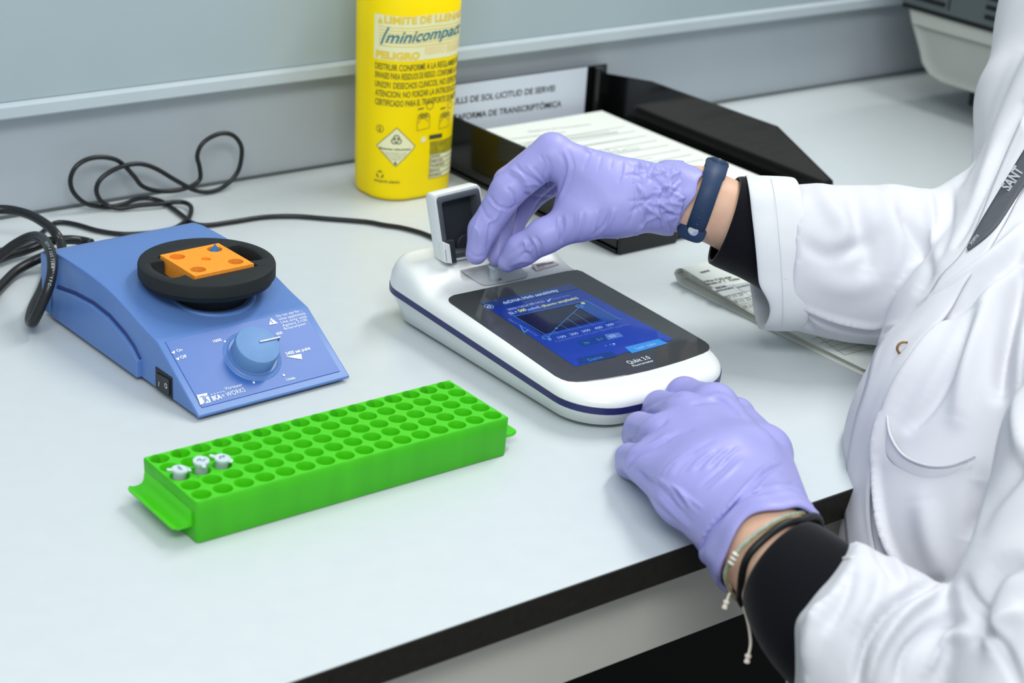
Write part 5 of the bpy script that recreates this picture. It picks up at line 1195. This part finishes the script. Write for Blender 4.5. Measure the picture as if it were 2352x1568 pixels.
# tucked end with its metal stud near the bottom of the loop
a0 = math.radians(162); Pn = lambda a: cB+U*1.02*math.cos(a)-Vd*math.sin(a)
tc_ = cp(1590, 527, (Pn(a0)-CO)@CF-.0055); tn = -nrm(ray(1588, 526)); tn = nrm(tn-.25*U/np.linalg.norm(U)); tu = nrm(wd-tn*(wd@tn)); tv = np.cross(tn, tu)
sq_ = lambda s, h: [tc_+tn*h+tu*(math.copysign(abs(math.cos(a))**.6, math.cos(a))*.0108*s)+tv*(math.copysign(abs(math.sin(a))**.6, math.sin(a))*.0090*s) for a in np.linspace(0, 2*math.pi, 32, endpoint=False)]
MB().loft([sq_(.92, -.003), sq_(1, -.0015), sq_(1, .0004), sq_(.9, .0012)]).build('strap_end', 'band', fb, sharp=50)
MB().lathe(tc_+tn*.0018+tu*.0010, tn, [(0, 0), (.0042, 0), (.0040, .0007), (.0030, .0010), (0, .0010)], 28).build('metal_stud', 'metal', fb, label='oval metal stud')
for x, y in [(1617, 480), (1610, 496), (1604, 512)]:
    d_ = min(((np.array([np.mean(r, 0) for r in rings])-CO)@CF)); q = min(rings, key=lambda r: ((topx(np.mean(r, 0)[None])[0]-[x, y])**2).sum() + (1e6 if (np.mean(r, 0)-cB)@CF > 0 else 0)); P = q[2]; nq = nrm(np.cross(q[4]-q[0], CU)); nq = nq if nq@CF < 0 else -nq
    MB().lathe(P+nq*.0001, nq, [(0, 0), (.0010, 0), (.0010, .0002), (0, .0002)], 14).build('strap_hole', 'black', fb)
# left wrist: hair tie and braided bracelet with beads and trailing ends
def wristloop(pts_front, back_depth, r, n=10):
    """closed loop round the left wrist: front points in the photo with depth, closed behind"""
    F_ = [cp(*p) for p in pts_front]; a, b = F_[0], F_[-1]; mid_ = (a+b)/2; bk = []
    v = nrm(CF-lax*(CF@lax))
    for t in (.2, .4, .6, .8): bk.append(b*(1-t)+a*t+v*back_depth*math.sin(math.pi*t)**.7)
    return F_+bk
o = MB().loft([[p for p in r] for r in [[c+v for v in ring_] for c, ring_ in []]], closed=True) if False else None
def looptube(P, r, n=10, per=8):
    S = [np.array(p) for p in spline(P, per, True)]; rings = []; K = len(S); c = np.mean(S, 0)
    for i, p in enumerate(S):
        t = nrm(S[(i+1) % K]-S[i-1]); u = nrm((p-c)-t*((p-c)@t)); v = np.cross(t, u); rings.append([p+r*(math.cos(a)*u+math.sin(a)*v) for a in np.linspace(0, 2*math.pi, n, endpoint=False)])
    return MB().loft(rings, closed=True)
dl = 1.066
ht = looptube(wristloop([(1881, 1193, dl+.006), (1840, 1194, dl-.016), (1798, 1206, dl-.027), (1747, 1244, dl-.034), (1714, 1285, dl-.033), (1702, 1341, dl-.020), (1709, 1390, dl+.002)], .052, .003), .0023, 12).build('hair_tie', 'black', None, sharp=0)
tag(ht, 'thick black elastic band round the left wrist beside the black sweater cuff', 'elastic band')
br = empty('bracelet', cp(1720, 1270, 1.07), 'thin braided yellow and grey string bracelet with white beads on the left wrist', 'bracelet')
bp_ = [(1870, 1186, dl+.010), (1811, 1183, dl-.014), (1751, 1214, dl-.027), (1705, 1252, dl-.031), (1682, 1281, dl-.029), (1665, 1320, dl-.018), (1677, 1357, dl-.004), (1700, 1380, dl+.006)]
looptube(wristloop(bp_, .050, .002), .0012, 8).build('braided_cord', 'cordg', br, sharp=0)
bp2 = [(x+3, y+3, d+.0002) for x, y, d in bp_]; looptube(wristloop(bp2, .050, .002), .0009, 8).build('braided_cord', 'cordy', br, sharp=0, label='yellow strand')
for x, y, d in [(1689, 1273, dl-.0315), (1684, 1283, dl-.0305), (1679, 1293, dl-.029)]:
    c = cp(x, y, d-.001); axb = nrm(cp(1715, 1252, dl)-cp(1680, 1300, dl)); MB().lathe(c-axb*.0010, axb, [(0, 0), (.0016, .0001), (.0022, .0007), (.0022, .0014), (.0016, .0020), (0, .0021)], 16).build('bead', 'bead', br)
def tail(pts, d):
    P = [cp(x, y, d) for x, y in pts]; MB().tube(spline(P, 6), .0009, 8).build('cord_end', 'bead', br, sharp=0)
    a = nrm(P[-1]-P[-2]); MB().lathe(P[-1]-a*.002, a, [(0, 0), (.0018, .0005), (.0021, .0015), (.0016, .0028), (.0012, .0034), (.0019, .0044), (.0017, .0056), (0, .0062)], 14).build('end_bead', 'bead', br)
tail([(1672, 1340), (1678, 1355), (1672, 1372), (1668, 1384)], 1.062); tail([(1708, 1392), (1716, 1420), (1722, 1450), (1724, 1480), (1718, 1508)], 1.055)
# lanyard lying across the chest
ly = drape('lanyard', [(2400, 265), (2352, 345), (2255, 505), (2221, 570)], [(2420, 330), (2352, 425), (2290, 520), (2224, 574)], 'lanyard', None, .0075, .0012, 40, 6)
tag(ly, 'dark grey lanyard strap with pale lettering crossing the coat at the right edge', 'lanyard')
lm = MB()
def onl(px, py): return skin_at(px, py, .0088)
for s_, a, b in [('SANT', (2318, 440), (2352, 392)), ('HOSPITAL', (2232, 562), (2250, 540))]:
    V, F = glyphs(s_, .03); A0, B0 = onl(*a), onl(*b); d = nrm(B0-A0); w = np.linalg.norm(B0-A0)/V[:, 0].max(); nl = -nrm(ray(*a)); u = nrm(np.cross(nl, d)); hh = .0075/.7 if s_ == 'SANT' else .003
    lm.add([A0+d*v[0]*w+u*v[1]*hh*(1 if s_ == 'SANT' else 1) for v in V], F)
tri = [onl(*p) for p in [(2284, 490), (2296, 452), (2312, 470)]]; lm.add(tri, [(0, 1, 2)])
lm.build('lanyard_lettering', 'lprint', ly, smooth=False)
